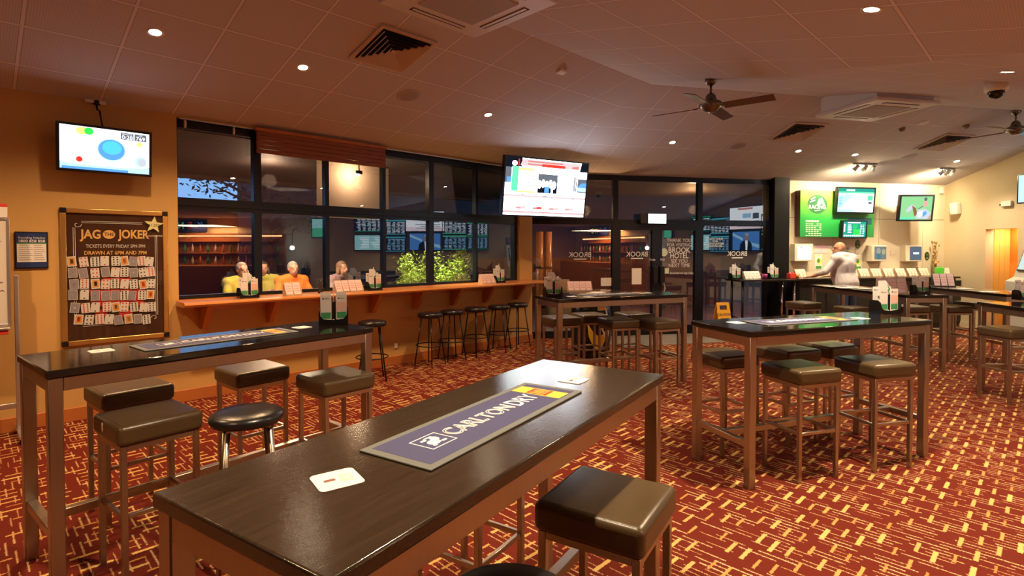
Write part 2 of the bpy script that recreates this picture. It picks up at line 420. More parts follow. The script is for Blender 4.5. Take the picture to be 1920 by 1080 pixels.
# long window: dark frame, panes above and below the transom
win = thing('window_1', 'long dark framed window above the timber ledge', 'window', M=LW.M); win['kind'] = 'structure'
muls = [(327, 0.05), (481, 0.085), (611, 0.05), (718, 0.045), (806, 0.085), (891, 0.035), (963, 0.07)]
xs = [LW.hit(px, 400, 0.10)[0] for px, _ in muls]
bm = BM()
for x, (px, wd) in zip(xs, muls): bb(bm, x - wd / 2, x + wd / 2, 0.06, 0.15, SILL, HEAD)
for z0, z1 in ((SILL, SILL + 0.06), (2.00, 2.13), (HEAD - 0.09, HEAD)): bb(bm, xs[0], xs[-1], 0.065, 0.145, z0, z1)
bb(bm, xs[0], xs[-1], 0.05, 0.16, 2.045, 2.085)
struct('window_frame', bm, FRAME, win)
for a, b in zip(xs, xs[1:]):
    for z0, z1 in ((SILL + 0.06, 2.0), (2.13, HEAD - 0.09)):
        bm = BM(); bb(bm, a, b, 0.10, 0.108, z0, z1); struct('window_pane', bm, GLASS, win)

# back wall: glazed front, black column, cream panelled racing wall
gx = {px: BW.hit(px, 450)[0] for px in (1042, 1153, 1231, 1311, 1443, 1470, 1560, 1646, 1728, 1768)}
GT, GTR = 2.90, 2.085
G0 = -0.35
def glazing(name, x0, x1, z0, z1, st=0.05, lo=0.08, hi=0.05, label='', cat='window', m=GLASSD):
    t = thing(name, label, cat, M=BW.M); t['kind'] = 'structure'
    bm = BM(); bb(bm, x0, x0 + st, -0.03, 0.05, z0, z1); bb(bm, x1 - st, x1, -0.03, 0.05, z0, z1); bb(bm, x0 + st, x1 - st, -0.028, 0.048, z0, z0 + lo); bb(bm, x0 + st, x1 - st, -0.028, 0.048, z1 - hi, z1)
    struct(cat + '_frame', bm, FRAME, t)
    bm = BM(); bb(bm, x0 + st * .8, x1 - st * .8, 0.006, 0.014, z0 + lo * .8, z1 - hi * .8); struct(cat + '_pane', bm, m, t)
    return t
w2 = glazing('window_2', G0, gx[1153], 0.0, GTR, 0.06, 0.12, 0.06, 'dark framed glass panel left of the entrance doors')
d1 = glazing('door_1', gx[1153], gx[1231], 0.0, GTR - 0.05, 0.10, 0.16, 0.10, 'left glass entrance door with mirrored white lettering', 'door')
d2 = glazing('door_2', gx[1231], gx[1311], 0.0, GTR - 0.05, 0.10, 0.16, 0.10, 'right glass entrance door thanking visitors in white letters', 'door')
w3 = glazing('window_3', gx[1311], gx[1443], 0.0, GTR, 0.07, 0.12, 0.06, 'dark framed glass panel right of the entrance doors')
w4 = glazing('window_4', G0, gx[1153], GTR, GT, 0.05, 0.05, 0.07, 'upper glass light left of the doors')
w5 = glazing('window_5', gx[1153], gx[1311], GTR - 0.05, GT, 0.05, 0.09, 0.07, 'upper glass light over the doors')
w6 = glazing('window_6', gx[1311], gx[1443], GTR, GT, 0.05, 0.05, 0.07, 'upper glass light beside the black column')
bm = BM(); bb(bm, G0, gx[1443], -0.02, 0.16, GT, 3.02); struct('trim_1', bm, FRAME, M=BW.M)
bm = BM(); bb(bm, gx[1443] - 0.02, gx[1470] - 0.012, -0.16, 0.2, 0, 3.02); struct('wall_column', bm, mat('black_column', (0.005, 0.005, 0.005), 0.5, spec=0.2), M=BW.M)
bm = BM(); gap = 0.005
cols = [gx[1470] - 0.012, gx[1560], gx[1646], gx[1728], gx[1768] + 0.05]
bb(bm, cols[0], cols[-1], 0.0, 0.2, 0, 3.02, mi=1)
for a, b in zip(cols, cols[1:]):
    for z0, z1 in ((0, 2.20), (2.20, 3.02)): bb(bm, a + gap, b - gap, -0.02, 0.001, z0 + gap, z1 - gap)
struct('wall_back', bm, [PANELW, mat('panel_gap', (0.10, 0.07, 0.04), 0.8)], M=BW.M)

# right wall with the alcove doorway
DX0, DX1 = RW.hit(1847, 500)[0], RW.hit(1908, 500)[0]; DH = 1.97
bm = BM()
bb(bm, -0.3, DX0, 0, 0.16, 0, 3.9); bb(bm, DX0, DX1, 0, 0.16, DH, 3.9); bb(bm, DX1, 16.4, 0, 0.16, 0, 3.9)
struct('wall_right', bm, CREAM, M=RW.M)
bm = BM(); bb(bm, 0.0, DX0, -0.014, 0, 0, 0.12); bb(bm, DX1, 16.2, -0.014, 0, 0, 0.12); struct('baseboard_right', bm, CREAM, M=RW.M)
bm = BM(); YW = mat('yellow_wall', (0.80, 0.55, 0.13), 0.6); OW = mat('orange_wall', (0.80, 0.26, 0.03), 0.6)
bb(bm, DX0 - 0.06, DX0, 0.16, 0.50, 0, DH + 0.1, mi=0)
for q in range(3): bb(bm, DX0 - 0.001, DX0 + 0.008, 0.17 + q * 0.11, 0.275 + q * 0.11, 0, DH, mi=0)
bb(bm, DX0, DX1 + 0.5, 0.50, 0.56, 0, DH + 0.1, mi=1); bb(bm, DX1 + 0.44, DX1 + 0.5, 0.16, 0.50, 0, DH + 0.1, mi=1); bb(bm, DX0 - 0.06, DX1 + 0.5, 0.16, 0.68, DH + 0.1, DH + 0.16, mi=0)
struct('wall_alcove', bm, [YW, OW], M=RW.M)
light('alcove_fill', 'AREA', RW.w(DX0 + 0.35, 0.30, DH + 0.05), 5, NEUT, size=0.25)  # added unseen fill to brighten the alcove walls

# walls behind the camera close the room
REAR = paint_mat('rear_wall_paint', (0.36, 0.18, 0.08))
bm = BM(); A = LW.w(-12, 0.1); B = Vector((-4, -4.6, 0)); Cc = RW.w(16.2, 0.1)
for a, b in ((A, B), (B, Cc)):
    d = (b - a); M = Matrix.Translation((a + b) / 2) @ Matrix.Rotation(math.atan2(d.y, d.x), 4, 'Z'); box(bm, (0, 0, 1.6), (d.length + 0.2, 0.16, 3.2), M=M)
struct('wall_rear', bm, REAR)

# ------------------------------------------------------------------ downlights
def downlight(p, watts, color, label, vis=True):
    M = ceil_mat(p)
    t = thing('downlight', label, 'downlight', M=M, group='recessed ceiling downlights')
    bm = BM(); lathe(bm, [(0.043, -0.001), (0.06, -0.007), (0.062, -0.001), (0.062, 0.004), (0.043, 0.004)], 20); obj('trim_ring', bm, mat('downlight_ring', (0.75, 0.70, 0.62), 0.3), t)
    bm = BM(); lathe(bm, [(0.042, -0.002), (0.03, -0.004), (0.001, -0.005)], 18); obj('lamp_lens', bm, glow('lamp_lens', (1.0, 0.80, 0.52), 45), t)
    light('downlight_beam', 'SPOT', (p[0], p[1], p[2] - 0.03), watts, color, size=0.045, angle=128, blend=0.9)
DL = [((291, 59), 120, WARM, 'recessed downlight nearest the wall television'), ((568, 126), 135, WARM, 'recessed downlight left of the big ceiling vent'),
      ((915, 214), 125, WARM, 'recessed downlight between ceiling speaker and hanging television'), ((1261, 267), 120, WARM, 'recessed downlight below the ceiling fan by the doors'),
      ((1497, 283), 120, NEUT, 'recessed downlight under the middle ceiling vent'), ((1603, 290), 110, NEUT, 'recessed downlight just above the long row of spotlights'),
      ((1794, 302), 110, NEUT, 'recessed downlight just above the short row of spotlights'), ((1634, 16), 300, NEUT, 'recessed downlight on the inner slope above the olive stools'),
      ((1889, 134), 200, NEUT, 'recessed downlight next to the dome camera')]
for px, wt, colr, lb in DL: downlight(ceil_hit(*px), wt, colr, lb)
for (x, y), wt, colr, lb in [((-0.05, 1.85), 200, NEUT, 'recessed downlight straight above the nearest bar table'), ((-3.75, 3.0), 130, WARM, 'recessed downlight above the whiteboard'),
                 ((-2.5, 0.4), 130, WARM, 'recessed downlight above the floor behind the long left table'), ((2.4, 0.6), 170, NEUT, 'recessed downlight right of the nearest bar table'),
                 ((5.2, 2.6), 170, NEUT, 'recessed downlight above the floor by the screen wall'), ((7.6, 4.6), 150, NEUT, 'recessed downlight before the screen wall'), ((7.3, 7.2), 130, NEUT, 'recessed downlight near the second ceiling fan')]:
    downlight(Vector((x, y, ceil_z(x, y))), wt, colr, lb)

# ------------------------------------------------------------------ high tables
TL, TW, TH = 1.755, 0.60, 1.05
def bar_table(cx, cy, th, label, L=TL, W=TW, H=TH, top=0.036, mt=None):
    mt = mt or TOPB
    t = thing('bar_table', label, 'table', (cx, cy, 0), th, 'steel framed high bar tables')
    bm = BM(); box(bm, (0, 0, H - top / 2), (L, W, top), 0.006, 2); obj('tabletop', bm, mt, t)
    lg, za = 0.055, H - top
    bm = BM(); x, y = L / 2 - lg / 2 - 0.008, W / 2 - lg / 2 - 0.008
    for s in (-1, 1):
        box(bm, (0, s * y, za - 0.033), (2 * x - lg, lg * 0.9, 0.062), 0.003, 1); box(bm, (s * x, 0, za - 0.033), (lg * 0.9, 2 * y - lg, 0.062), 0.003, 1)
    obj('apron', bm, STEEL, t)
    for sx in (-1, 1):
        for sy in (-1, 1):
            bm = BM(); box(bm, (sx * x, sy * y, za / 2), (lg, lg, za), 0.004, 1); obj('leg', bm, STEEL, t)
    bm = BM()
    for s in (-1, 1): box(bm, (s * x, 0, 0.29), (0.042, 2 * y - lg, 0.042), 0.003, 1)
    box(bm, (0, 0, 0.29), (2 * x - 0.042, 0.042, 0.042), 0.003, 1); obj('foot_rail', bm, STEEL, t)
    return t
def corner_table(c, th, *a, **k):
    L, W = k.get('L', TL), k.get('W', TW)
    d = Vector((math.cos(th), math.sin(th))); n = Vector((math.sin(th), -math.cos(th)))
    p = Vector(c) + d * L / 2 + n * W / 2
    return bar_table(p.x, p.y, th, *a, **k)
T1 = corner_table((-0.802, 1.204), 0.996, 'nearest high bar table, dark top with one long purple bar mat', mt=TOP)
T2 = corner_table((-2.524, 2.773), 0.894, 'high bar table beside the tan wall below the card poster')
T3 = corner_table((1.349, 4.114), 0.350, 'high bar table with five olive topped stools and a menu caddy')
T4 = corner_table((0.258, 6.381), 0.403, 'high bar table before the glass doors with brown stools')
T5 = bar_table(5.26, 8.0, R(93), 'high bar table between the man and the olive stools', L=2.05, W=0.56, H=1.0)
T6 = bar_table(6.76, 7.96, R(88), 'high bar table near the alcove holding a black slip stand', H=1.0)
T7 = bar_table(5.40, 5.22, R(82), 'high bar table cut by the picture edge with a purple lit stool', H=1.0)

# ------------------------------------------------------------------ square stools
SW, SH = 0.372, 0.768
def square_stool():
    t = thing('bar_stool', '', 'stool')
    bm = BM(); box(bm, (0, 0, SH - 0.048), (SW, SW, 0.098), 0.024, 4)
    for v in bm.verts:             # slightly crowned cushion
        if v.co.z > SH - 0.03: v.co.z += 0.006 * (1 - (v.co.x / (SW / 2)) ** 2) * (1 - (v.co.y / (SW / 2)) ** 2)
    obj('seat', bm, SEAT, t)
    bm = BM(); h = SW / 2 - 0.018
    for s in (-1, 1): tube(bm, [(s * (h + 0.004), -h, SH - 0.004), (s * (h + 0.004), h, SH - 0.004)], 0.0028, 6)
    obj('seam', bm, SEAM, t)
    q, l, z = 0.158, 0.026, 0.672
    bm = BM()
    for s in (-1, 1): box(bm, (0, s * q, z - 0.013), (2 * q - l, l, l), 0.002, 1); box(bm, (s * q, 0, z - 0.013), (l, 2 * q - l, l), 0.002, 1)
    obj('seat_frame', bm, STEEL, t)
    for sx in (-1, 1):
        for sy in (-1, 1):
            bm = BM(); box(bm, (sx * q, sy * q, z / 2), (l, l, z), 0.002, 1); obj('leg', bm, STEEL, t)
    bm = BM()
    for s in (-1, 1): box(bm, (0, s * q, 0.335), (2 * q - l, 0.018, 0.022), 0.002, 1); box(bm, (s * q, 0, 0.335), (0.018, 2 * q - l, 0.022), 0.002, 1)
    obj('foot_ring', bm, STEEL, t)
    return t
stool0 = None
def stool(x, y, deg, label, group):
    global stool0
    if stool0 is None: stool0 = square_stool(); o = stool0; o.location = (x, y, 0); o.rotation_euler = (0, 0, R(deg)); o['label'] = label; o['group'] = group
    else: o = dup(stool0, (x, y, 0), R(deg), label, group)
    return o
g2, g3, g4, g5 = 'square stools at the long left table', 'square stools at the olive stool table', 'square stools before the glass doors', 'square stools in the back right of the room'
stool(-2.329, 3.308, 51.7, 'brown square stool half hidden behind the torn stool', g2)
stool(-1.838, 2.746, 52.1, 'shiny brown square stool with a torn white patch on its side', g2)
stool(-1.825, 3.821, 50.0, 'brown square stool behind the round black topped stool', g2)
stool(-1.169, 3.596, 48.7, 'brown square stool below the far end of the long left table', g2)
stool(0.322, 1.827, 58.3, 'nearest square stool, half in shadow beside the front table', 'square stools at the nearest table')
stool(-0.18, 2.34, 57.0, 'square stool pushed under the nearest table, only its legs showing', 'square stools at the nearest table')
stool(1.70, 4.36, 21, 'dark topped square stool behind the steel leg of the middle table', g3)
stool(2.306, 4.569, 22, 'olive topped square stool behind the nearer pair, first from the table leg', g3)
stool(2.77, 4.767, 20.4, 'olive topped square stool behind the nearer pair, below the menu caddy', g3)
stool(2.05, 3.868, 17, 'olive topped square stool nearest the table leg, with three legs in full view', g3)
stool(2.698, 4.056, 14.1, 'olive topped square stool with a dark shaded corner, front right of its table', g3)
stool(0.598, 6.644, 22, 'brown square stool behind the first leg of the table by the doors', g4)
stool(0.985, 6.93, 20, 'brown square stool with pale glare on its edge, before the black barrel', g4)
stool(1.258, 6.457, 20, 'brown square stool with a shiny front corner, middle of the door table', g4)
stool(1.56, 7.02, 20, 'square stool with a blue white sheen behind the door table', g4)
stool(1.714, 6.373, 23, 'brown square stool at the right end of the door table', g4)
stool(4.52, 8.461, 21, 'brown square stool beside the dark counter front', g5)
stool(4.86, 7.75, 8, 'brown square stool just behind the menu caddy, under the table edge', g5)
stool(5.78, 7.95, 4, 'square stool on the far side of the table behind the caddy', g5)
stool(6.40, 7.95, 0, 'brown square stool standing clear before the cream wall', g5)
stool(7.16, 8.45, 4, 'square stool behind the clear standing one, by the cream wall', g5)
stool(5.20, 5.70, 6, 'square stool with purple sheen at the picture edge', g5)
# torn patch of vinyl
bm = BM(); prism(bm, [(0.0, -0.02), (0.012, -0.012), (0.016, 0.01), (0.006, 0.028), (-0.008, 0.016), (-0.01, -0.006)], 0, -0.1875, -0.1862)
o = obj('torn_patch', bm, mat('torn_foam', (0.75, 0.62, 0.45), 0.9), bpy.data.objects['bar_stool.001'], loc=(0, 0.03, 0.725))

# ------------------------------------------------------------------ round stools
def round_stool(x, y, deg, label):
    t = thing('round_stool', label, 'stool', (x, y, 0), R(deg), 'round stools with splayed steel legs')
    bm = BM(); lathe(bm, [(0.0, 0.705), (0.15, 0.705), (0.168, 0.712), (0.176, 0.73), (0.172, 0.75), (0.15, 0.763), (0.08, 0.768), (0.0, 0.769)], 40); obj('seat', bm, BLKV, t)
    for k in range(4):
        a = PI / 4 + k * PI / 2; bm = BM(); cone(bm, (0.135 * math.cos(a), 0.135 * math.sin(a), 0.706), (0.20 * math.cos(a), 0.20 * math.sin(a), 0), 0.016, 0.012, 14); obj('leg', bm, STEEL, t)
    bm = BM(); tube(bm, [(0.172 * math.cos(2 * PI * k / 32), 0.172 * math.sin(2 * PI * k / 32), 0.28) for k in range(32)], 0.008, 8, closed=True); obj('foot_ring', bm, STEEL, t)
    bm = BM(); box(bm, (0, 0, 0.699), (0.3, 0.035, 0.012), 0.002, 1, rot=(0, 0, PI / 4)); box(bm, (0, 0, 0.699), (0.3, 0.035, 0.0115), 0.002, 1, rot=(0, 0, -PI / 4)); obj('seat_bracket', bm, STEEL, t)
    return t
round_stool(-1.357, 2.78, 30, 'round black topped stool with brown steel legs left of the front table')
round_stool(-0.01, 1.275, 10, 'round black topped stool cut off at the bottom of the picture')
def wire_stool():
    t = thing('wire_stool', '', 'stool')
    bm = BM(); lathe(bm, [(0, 0.655), (0.155, 0.655), (0.168, 0.663), (0.17, 0.69), (0.162, 0.712), (0.14, 0.719), (0, 0.72)], 36); obj('seat', bm, BLKV, t)
    for k in range(4):
        a = PI / 4 + k * PI / 2; bm = BM(); cone(bm, (0.115 * math.cos(a), 0.115 * math.sin(a), 0.657), (0.21 * math.cos(a), 0.21 * math.sin(a), 0), 0.009, 0.008, 10); obj('leg', bm, BLK, t)
    bm = BM(); tube(bm, [(0.19 * math.cos(2 * PI * k / 40), 0.19 * math.sin(2 * PI * k / 40), 0.28) for k in range(40)], 0.0075, 8, closed=True); obj('foot_ring', bm, BLK, t)
    return t
ws = [(-1.70, 6.62, 20, 'black wire stool standing alone beyond the end of the long table'), (-1.12, 7.45, 60, 'black wire stool under the ledge, first of the row of five from the lone stool'),
      (-0.86, 7.80, 35, 'black wire stool under the ledge, second of the row of five'), (-0.54, 8.15, 50, 'black wire stool under the ledge, middle of the row of five'),
      (-0.20, 8.47, 75, 'black wire stool under the ledge, fourth of the row of five'), (0.09, 8.82, 40, 'black wire stool under the ledge end beside the glass front')]
w0 = wire_stool()
for i, (x, y, a, lb) in enumerate(ws):
    if i == 0: w0.location = (x, y, 0); w0.rotation_euler = (0, 0, R(a)); w0['label'] = lb; w0['group'] = 'black wire stools along the ledge'
    else: dup(w0, (x, y, 0), R(a), lb, 'black wire stools along the ledge')

# ------------------------------------------------------------------ timber ledge under the window
t = thing('timber_ledge', 'orange timber drinks ledge running under the long window', 'ledge', M=LW.M)
LX0 = LW.hit(331, 565, -0.05)[0]; LX1 = LEND + 0.06
bm = BM()
r = 0.05; prf = [(-0.02, 1.005), (-0.02, 1.055), (-0.31, 1.055), (-0.335, 1.045), (-0.342, 1.03), (-0.335, 1.012), (-0.31, 1.005)]
prism(bm, prf, 0, LX0, LX1); obj('ledge_top', bm, TIMB, t)
bm = BM(); bb(bm, LX0 + 0.03, LX1 - 0.03, -0.03, -0.002, 0.94, 1.005); bb(bm, LX0 + 0.02, LEND - 0.02, -0.03, 0.06, 1.055, 1.062); obj('back_rail', bm, TIMB, t)
for i, px in enumerate((381, 505, 612, 697, 777, 848, 908, 967)):
    x, _ = LW.hit(px, 590, -0.02); bm = BM(); prism(bm, [(-0.002, 1.004), (-0.27, 1.004), (-0.26, 0.985), (-0.075, 0.75), (-0.002, 0.75)], 0, x - 0.028, x + 0.028); obj('bracket', bm, TIMB, t)

# ------------------------------------------------------------------ bar mats, coasters, caddies, slip stands
NAVY = tex2('mat_nylon', (0.055, 0.052, 0.13), (0.085, 0.08, 0.18), 300, 0.75); RUB = mat('grey_rubber_edge', (0.16, 0.16, 0.15), 0.55)
MWH = mat('mat_white_print', (0.80, 0.78, 0.80), 0.7); MYE = mat('mat_yellow_print', (0.85, 0.52, 0.06), 0.7); MRE = mat('mat_red_print', (0.62, 0.05, 0.03), 0.7)
def bar_mat(x, y, z, rz, label):
    t = thing('bar_mat', label, 'bar mat', (x, y, z), rz, 'long purple bar mats on the tables')
    bm = BM(); box(bm, (0, 0, 0.003), (0.87, 0.25, 0.006), 0.002, 1); obj('rubber_edge', bm, RUB, t)
    bm = BM(); box(bm, (0, 0, 0.0035), (0.82, 0.205, 0.0066), 0.001, 1); obj('printed_face', bm, NAVY, t)
    z1 = 0.0073
    bm = BM()
    for a, b, c, d in ((-0.33, -0.045, -0.225, -0.041), (-0.33, 0.041, -0.225, 0.045), (-0.33, -0.045, -0.326, 0.045), (-0.229, -0.045, -0.225, 0.045)): quad(bm, [(a, b, z1), (c, b, z1), (c, d, z1), (a, d, z1)])
    for px_, py_, rx, ry in ((-0.285, -0.008, 0.022, 0.018), (-0.263, 0.01, 0.014, 0.016), (-0.297, 0.02, 0.012, 0.006), (-0.272, 0.028, 0.018, 0.004), (-0.255, -0.02, 0.012, 0.006), (-0.30, -0.026, 0.008, 0.006)): quad(bm, [(*p, z1) for p in circle_pts(px_, py_, rx, ry, 12)])
    obj('stag_emblem', bm, MWH, t)
    text('CARLTON', 0.088, MWH, t, (-0.048, 0, z1), outline=0.0022, sx=0.82); text('DRY', 0.098, MWH, t, (0.205, 0, z1), bold=0.02, sx=0.75)
    bm = BM(); quad(bm, [(0.29, -0.10, z1), (0.372, -0.10, z1), (0.372, 0.10, z1), (0.29, 0.10, z1)]); quad(bm, [(0.297, -0.042, z1 + .0004), (0.365, -0.042, z1 + .0004), (0.365, 0.042, z1 + .0004), (0.297, 0.042, z1 + .0004)], 1)
    for i in range(4): quad(bm, [(0.304 + i * .015, -0.03, z1 + .0008), (0.310 + i * .015, -0.03, z1 + .0008), (0.314 + i * .015, 0.03 - (i % 2) * .02, z1 + .0008), (0.306 + i * .015, 0.03, z1 + .0008)], 0)
    obj('yellow_badge', bm, [MYE, MRE], t)
    return t
m0 = bar_mat(-0.072, 1.748, TH, R(58), 'purple bar mat with white beer lettering on the nearest table')
def on_table(T, lx, ly):
    a = T.rotation_euler[2]; return (T.location[0] + lx * math.cos(a) - ly * math.sin(a), T.location[1] + lx * math.sin(a) + ly * math.cos(a))
for T, lx, ly, z, lb in ((T2, 0.0, 0.02, TH, 'purple bar mat on the long table by the tan wall'), (T3, -0.12, 0.0, TH, 'bar mat bleached by glare on the olive stool table'), (T4, 0.05, 0.0, TH, 'bar mat shining blue on the table by the glass doors')):
    x, y = on_table(T, lx, ly); dup(m0, (x, y, z), T.rotation_euler[2], lb)
def coaster(px, py, z, rz, label, dx=0):
    p = at_z(px, py, z); t = thing('coaster', label, 'coaster', (p.x, p.y, z), rz, 'white beer coasters')
    bm = BM(); pts = []
    for cx_, cy_, a0 in ((0.038, 0.038, 0), (-0.038, 0.038, 90), (-0.038, -0.038, 180), (0.038, -0.038, 270)): pts += [(cx_ + 0.014 * math.cos(R(a0 + k * 22.5)), cy_ + 0.014 * math.sin(R(a0 + k * 22.5))) for k in range(5)]
    prism(bm, pts, 2, 0, 0.0022); obj('card', bm, PAPER, t)
    bm = BM()
    for a, b, c, d, mi in ((-0.03, -0.005, -0.004, 0.008, 0), (0.008, -0.02, 0.034, 0.02, 1), (0.012, -0.014, 0.03, 0.012, 2)): quad(bm, [(a, b, .0024 + mi * .0002), (c, b, .0024 + mi * .0002), (c, d, .0024 + mi * .0002), (a, d, .0024 + mi * .0002)], mi)
    obj('printed_logo', bm, [mat('coaster_brown', (0.28, 0.10, 0.06), 0.6), mat('coaster_tan', (0.78, 0.66, 0.50), 0.6), mat('coaster_cream', (0.88, 0.80, 0.70), 0.6)], t)
coaster(632, 900, TH, R(35), 'white coaster at the near end of the nearest table')
coaster(1075, 713, TH, R(58), 'white coaster at the far end of the nearest table')
coaster(190, 658, TH, R(50), 'white coaster below the gold framed poster'); coaster(566, 614, TH, R(55), 'white coaster next to the menu caddy on the long table')
coaster(1380, 605, TH, R(20), 'white coaster on the blue lit corner of the olive stool table'); coaster(1072, 556, TH, R(20), 'white coaster by the caddy on the door table')
coaster(1104, 557, TH, R(28), 'white coaster left of the shining mat on the door table'); coaster(1212, 549, TH, R(24), 'white coaster near the far edge of the door table'); coaster(1613, 597, TH, R(20), 'white coaster before the tall menu caddy')

CARDG = [mat('card_white', (0.86, 0.80, 0.78), 0.5), mat('card_green', (0.06, 0.34, 0.13), 0.5), mat('card_peach', (0.86, 0.54, 0.46), 0.5), INK]
ACR = mat('black_acrylic', (0.014, 0.012, 0.012), 0.12)
def menu_caddy():
    t = thing('menu_caddy', '', 'menu caddy')
    bm = BM(); box(bm, (0, 0, 0.009), (0.19, 0.11, 0.018), 0.004, 1)
    for s in (-1, 1): prism(bm, [(-0.055, 0.0), (0.055, 0.0), (0.055, 0.10), (0.03, 0.115), (-0.03, 0.115), (-0.055, 0.10)], 0, s * 0.0975 - 0.003, s * 0.0975 + 0.003)
    for y in (-0.057, 0.057):
        prism(bm, [(-0.098, 0), (0.098, 0), (0.098, 0.10), (0.088, 0.06), (0.07, 0.038), (0.0, 0.03), (-0.07, 0.038), (-0.088, 0.06), (-0.098, 0.10)], 1, y - 0.003, y + 0.003)
    obj('holder', bm, ACR, t)
    bm = BM(); box(bm, (0.004, 0.0, 0.09), (0.026, 0.07, 0.145), 0.002, 1); obj('divider', bm, BLKP, t)
    for s in (-1, 1):
        for y, h in ((-0.035, 0.19), (0.035, 0.205)):
            bm = BM(); x0, x1 = (-0.088, -0.014) if s < 0 else (0.02, 0.092); yy = y + s * 0.004
            box(bm, ((x0 + x1) / 2, yy, 0.02 + h / 2), (x1 - x0, 0.004, h), 0.0, mi=0)
            for f in (-1, 1):
                yo = yy + f * 0.0024
                def rr(a, za, b, zb, mi): quad(bm, [(x0 + (x1 - x0) * a, yo, 0.02 + h * za), (x0 + (x1 - x0) * b, yo, 0.02 + h * za), (x0 + (x1 - x0) * b, yo, 0.02 + h * zb), (x0 + (x1 - x0) * a, yo, 0.02 + h * zb)], mi)
                rr(0.06, 0.1, 0.94, 0.34, 1); rr(0.06, 0.36, 0.94, 0.72, 2 if s > 0 else 0); rr(0.18, 0.83, 0.3, 0.89, 3); rr(0.36, 0.845, 0.8, 0.865, 3)
            obj('menu_card', bm, CARDG, t)
    bm = BM()
    for k in range(5): ball(bm, (-0.06 + k * 0.03, -0.03 + 0.012 * (k % 2), 0.025), 0.012, seg=8)
    obj('sauce_sachets', bm, [mat('sachet', (0.75, 0.75, 0.78), 0.2, 0.5)], t)
    return t
c0 = None
def caddy(px, py, z, rz, label, straw=False, napkin=False, pos=None, s=1.0):
    global c0
    p = Vector(pos) if pos else at_z(px, py, z)
    if c0 is None: c0 = menu_caddy(); t = c0; t.location = (p.x, p.y, z); t.rotation_euler = (0, 0, rz); t['label'] = label; t['group'] = 'black menu caddies'
    else: t = dup(c0, (p.x, p.y, z), rz, label, 'black menu caddies')
    return t
def extras(t, straw=False, napkin=False, parent=True):
    if straw: bm = BM(); cone(bm, (0.0, 0, 0.16), (0.004, 0, 0.30), 0.003, 0.003, 8); obj('straw', bm, PAPER, t)
    if napkin:
        bm = BM(); prism(bm, [(-0.05, 0.15), (0.03, 0.15), (0.065, 0.205), (0.02, 0.275), (-0.05, 0.275)], 1, 0.012, 0.02); quad(bm, [(0.0, 0.0118, 0.16), (0.03, 0.0118, 0.155), (0.06, 0.0118, 0.205), (0.03, 0.0118, 0.25), (0.045, 0.0118, 0.205)], 1); obj('folded_flyer', bm, [PAPER, GREENP], t)
cd = [caddy(625, 606, TH, R(20), 'menu caddy with a drinking straw on the long table by the wall'), caddy(1659, 588, TH, R(10), 'tall menu caddy at the end of the olive stool table'),
      caddy(1036, 556, TH, R(15), 'menu caddy with a folded flyer on the door table'), caddy(0, 0, 1.0, R(5), 'menu caddy on the table behind the olive stools', pos=(5.40, 7.22, 1.0)), caddy(1921, 562, 1.0, R(0), 'menu caddy cut by the picture edge')]
extras(cd[0], straw=True); extras(cd[1], napkin=True); extras(cd[2], napkin=True)
def lpos(px, py, off, z): x, _ = LW.hit(px, py, off); return LW.w(x, off, z)
LZ = 1.055
cl = [caddy(0, 0, LZ, R(45), 'menu caddy on the ledge before the person in yellow', pos=lpos(465, 540, -0.16, LZ)), caddy(0, 0, LZ, R(45), 'menu caddy on the ledge right of the second slip stand', pos=lpos(700, 530, -0.16, LZ)), caddy(0, 0, LZ, R(45), 'menu caddy at the far end of the ledge', pos=lpos(935, 515, -0.16, LZ))]
for c in cl: extras(c, napkin=True)

def slip_stand(n, label, pos, rz, body=TANMDF, wslip=0.085, hh=0.145, slipm=PINK, group='betting slip stands'):
    t = thing('slip_stand', label, 'slip stand', pos, rz, group); W = n * (wslip + 0.006) + 0.006
    bm = BM(); prism(bm, [(-0.05, 0), (0.06, 0), (0.06, 0.02), (0.045, hh), (0.035, hh), (-0.03, 0.012), (-0.05, 0.012)], 0, -W / 2, W / 2)
    for i in range(n + 1): x = -W / 2 + i * (wslip + 0.006) + 0.0; prism(bm, [(-0.045, 0.012), (-0.03, 0.012), (0.036, hh), (0.03, hh + 0.004), (-0.05, 0.03)], 0, x - 0.002, x + 0.002)
    obj('stand', bm, body, t)
    for i in range(n):
        x0 = -W / 2 + 0.006 + i * (wslip + 0.006); bm = BM(); off = 0.009
        prism(bm, [(-0.0312, 0.0125), (-0.0312 - off, 0.0165), (0.0338 - off, hh + 0.003), (0.0338, hh - 0.001)], 0, x0 - 0.002, x0 + wslip - 0.004)
        for q in range(3):
            za, zb = 0.25 + q * 0.2, 0.33 + q * 0.2
            f = lambda s: (-0.0312 - off - 0.0004 + (0.065) * s, 0.0165 + (hh - 0.0135) * s)
            (ya, z_a), (yb, z_b) = f(za), f(zb); quad(bm, [(x0 + 0.01, ya, z_a), (x0 + wslip - 0.018, ya, z_a), (x0 + wslip - 0.018, yb, z_b), (x0 + 0.01, yb, z_b)], 1)
        obj('slip_pad', bm, [slipm, mat('slip_print', (0.72, 0.38, 0.36), 0.6)], t)
    return t
slip_stand(2, 'two pocket slip stand on the ledge before the person in orange', lpos(549, 545, -0.20, LZ), R(45)); slip_stand(4, 'wide slip stand on the ledge below the lit blind', lpos(654, 540, -0.20, LZ), R(45)); slip_stand(3, 'slip stand near the far end of the ledge', lpos(914, 525, -0.20, LZ), R(45))

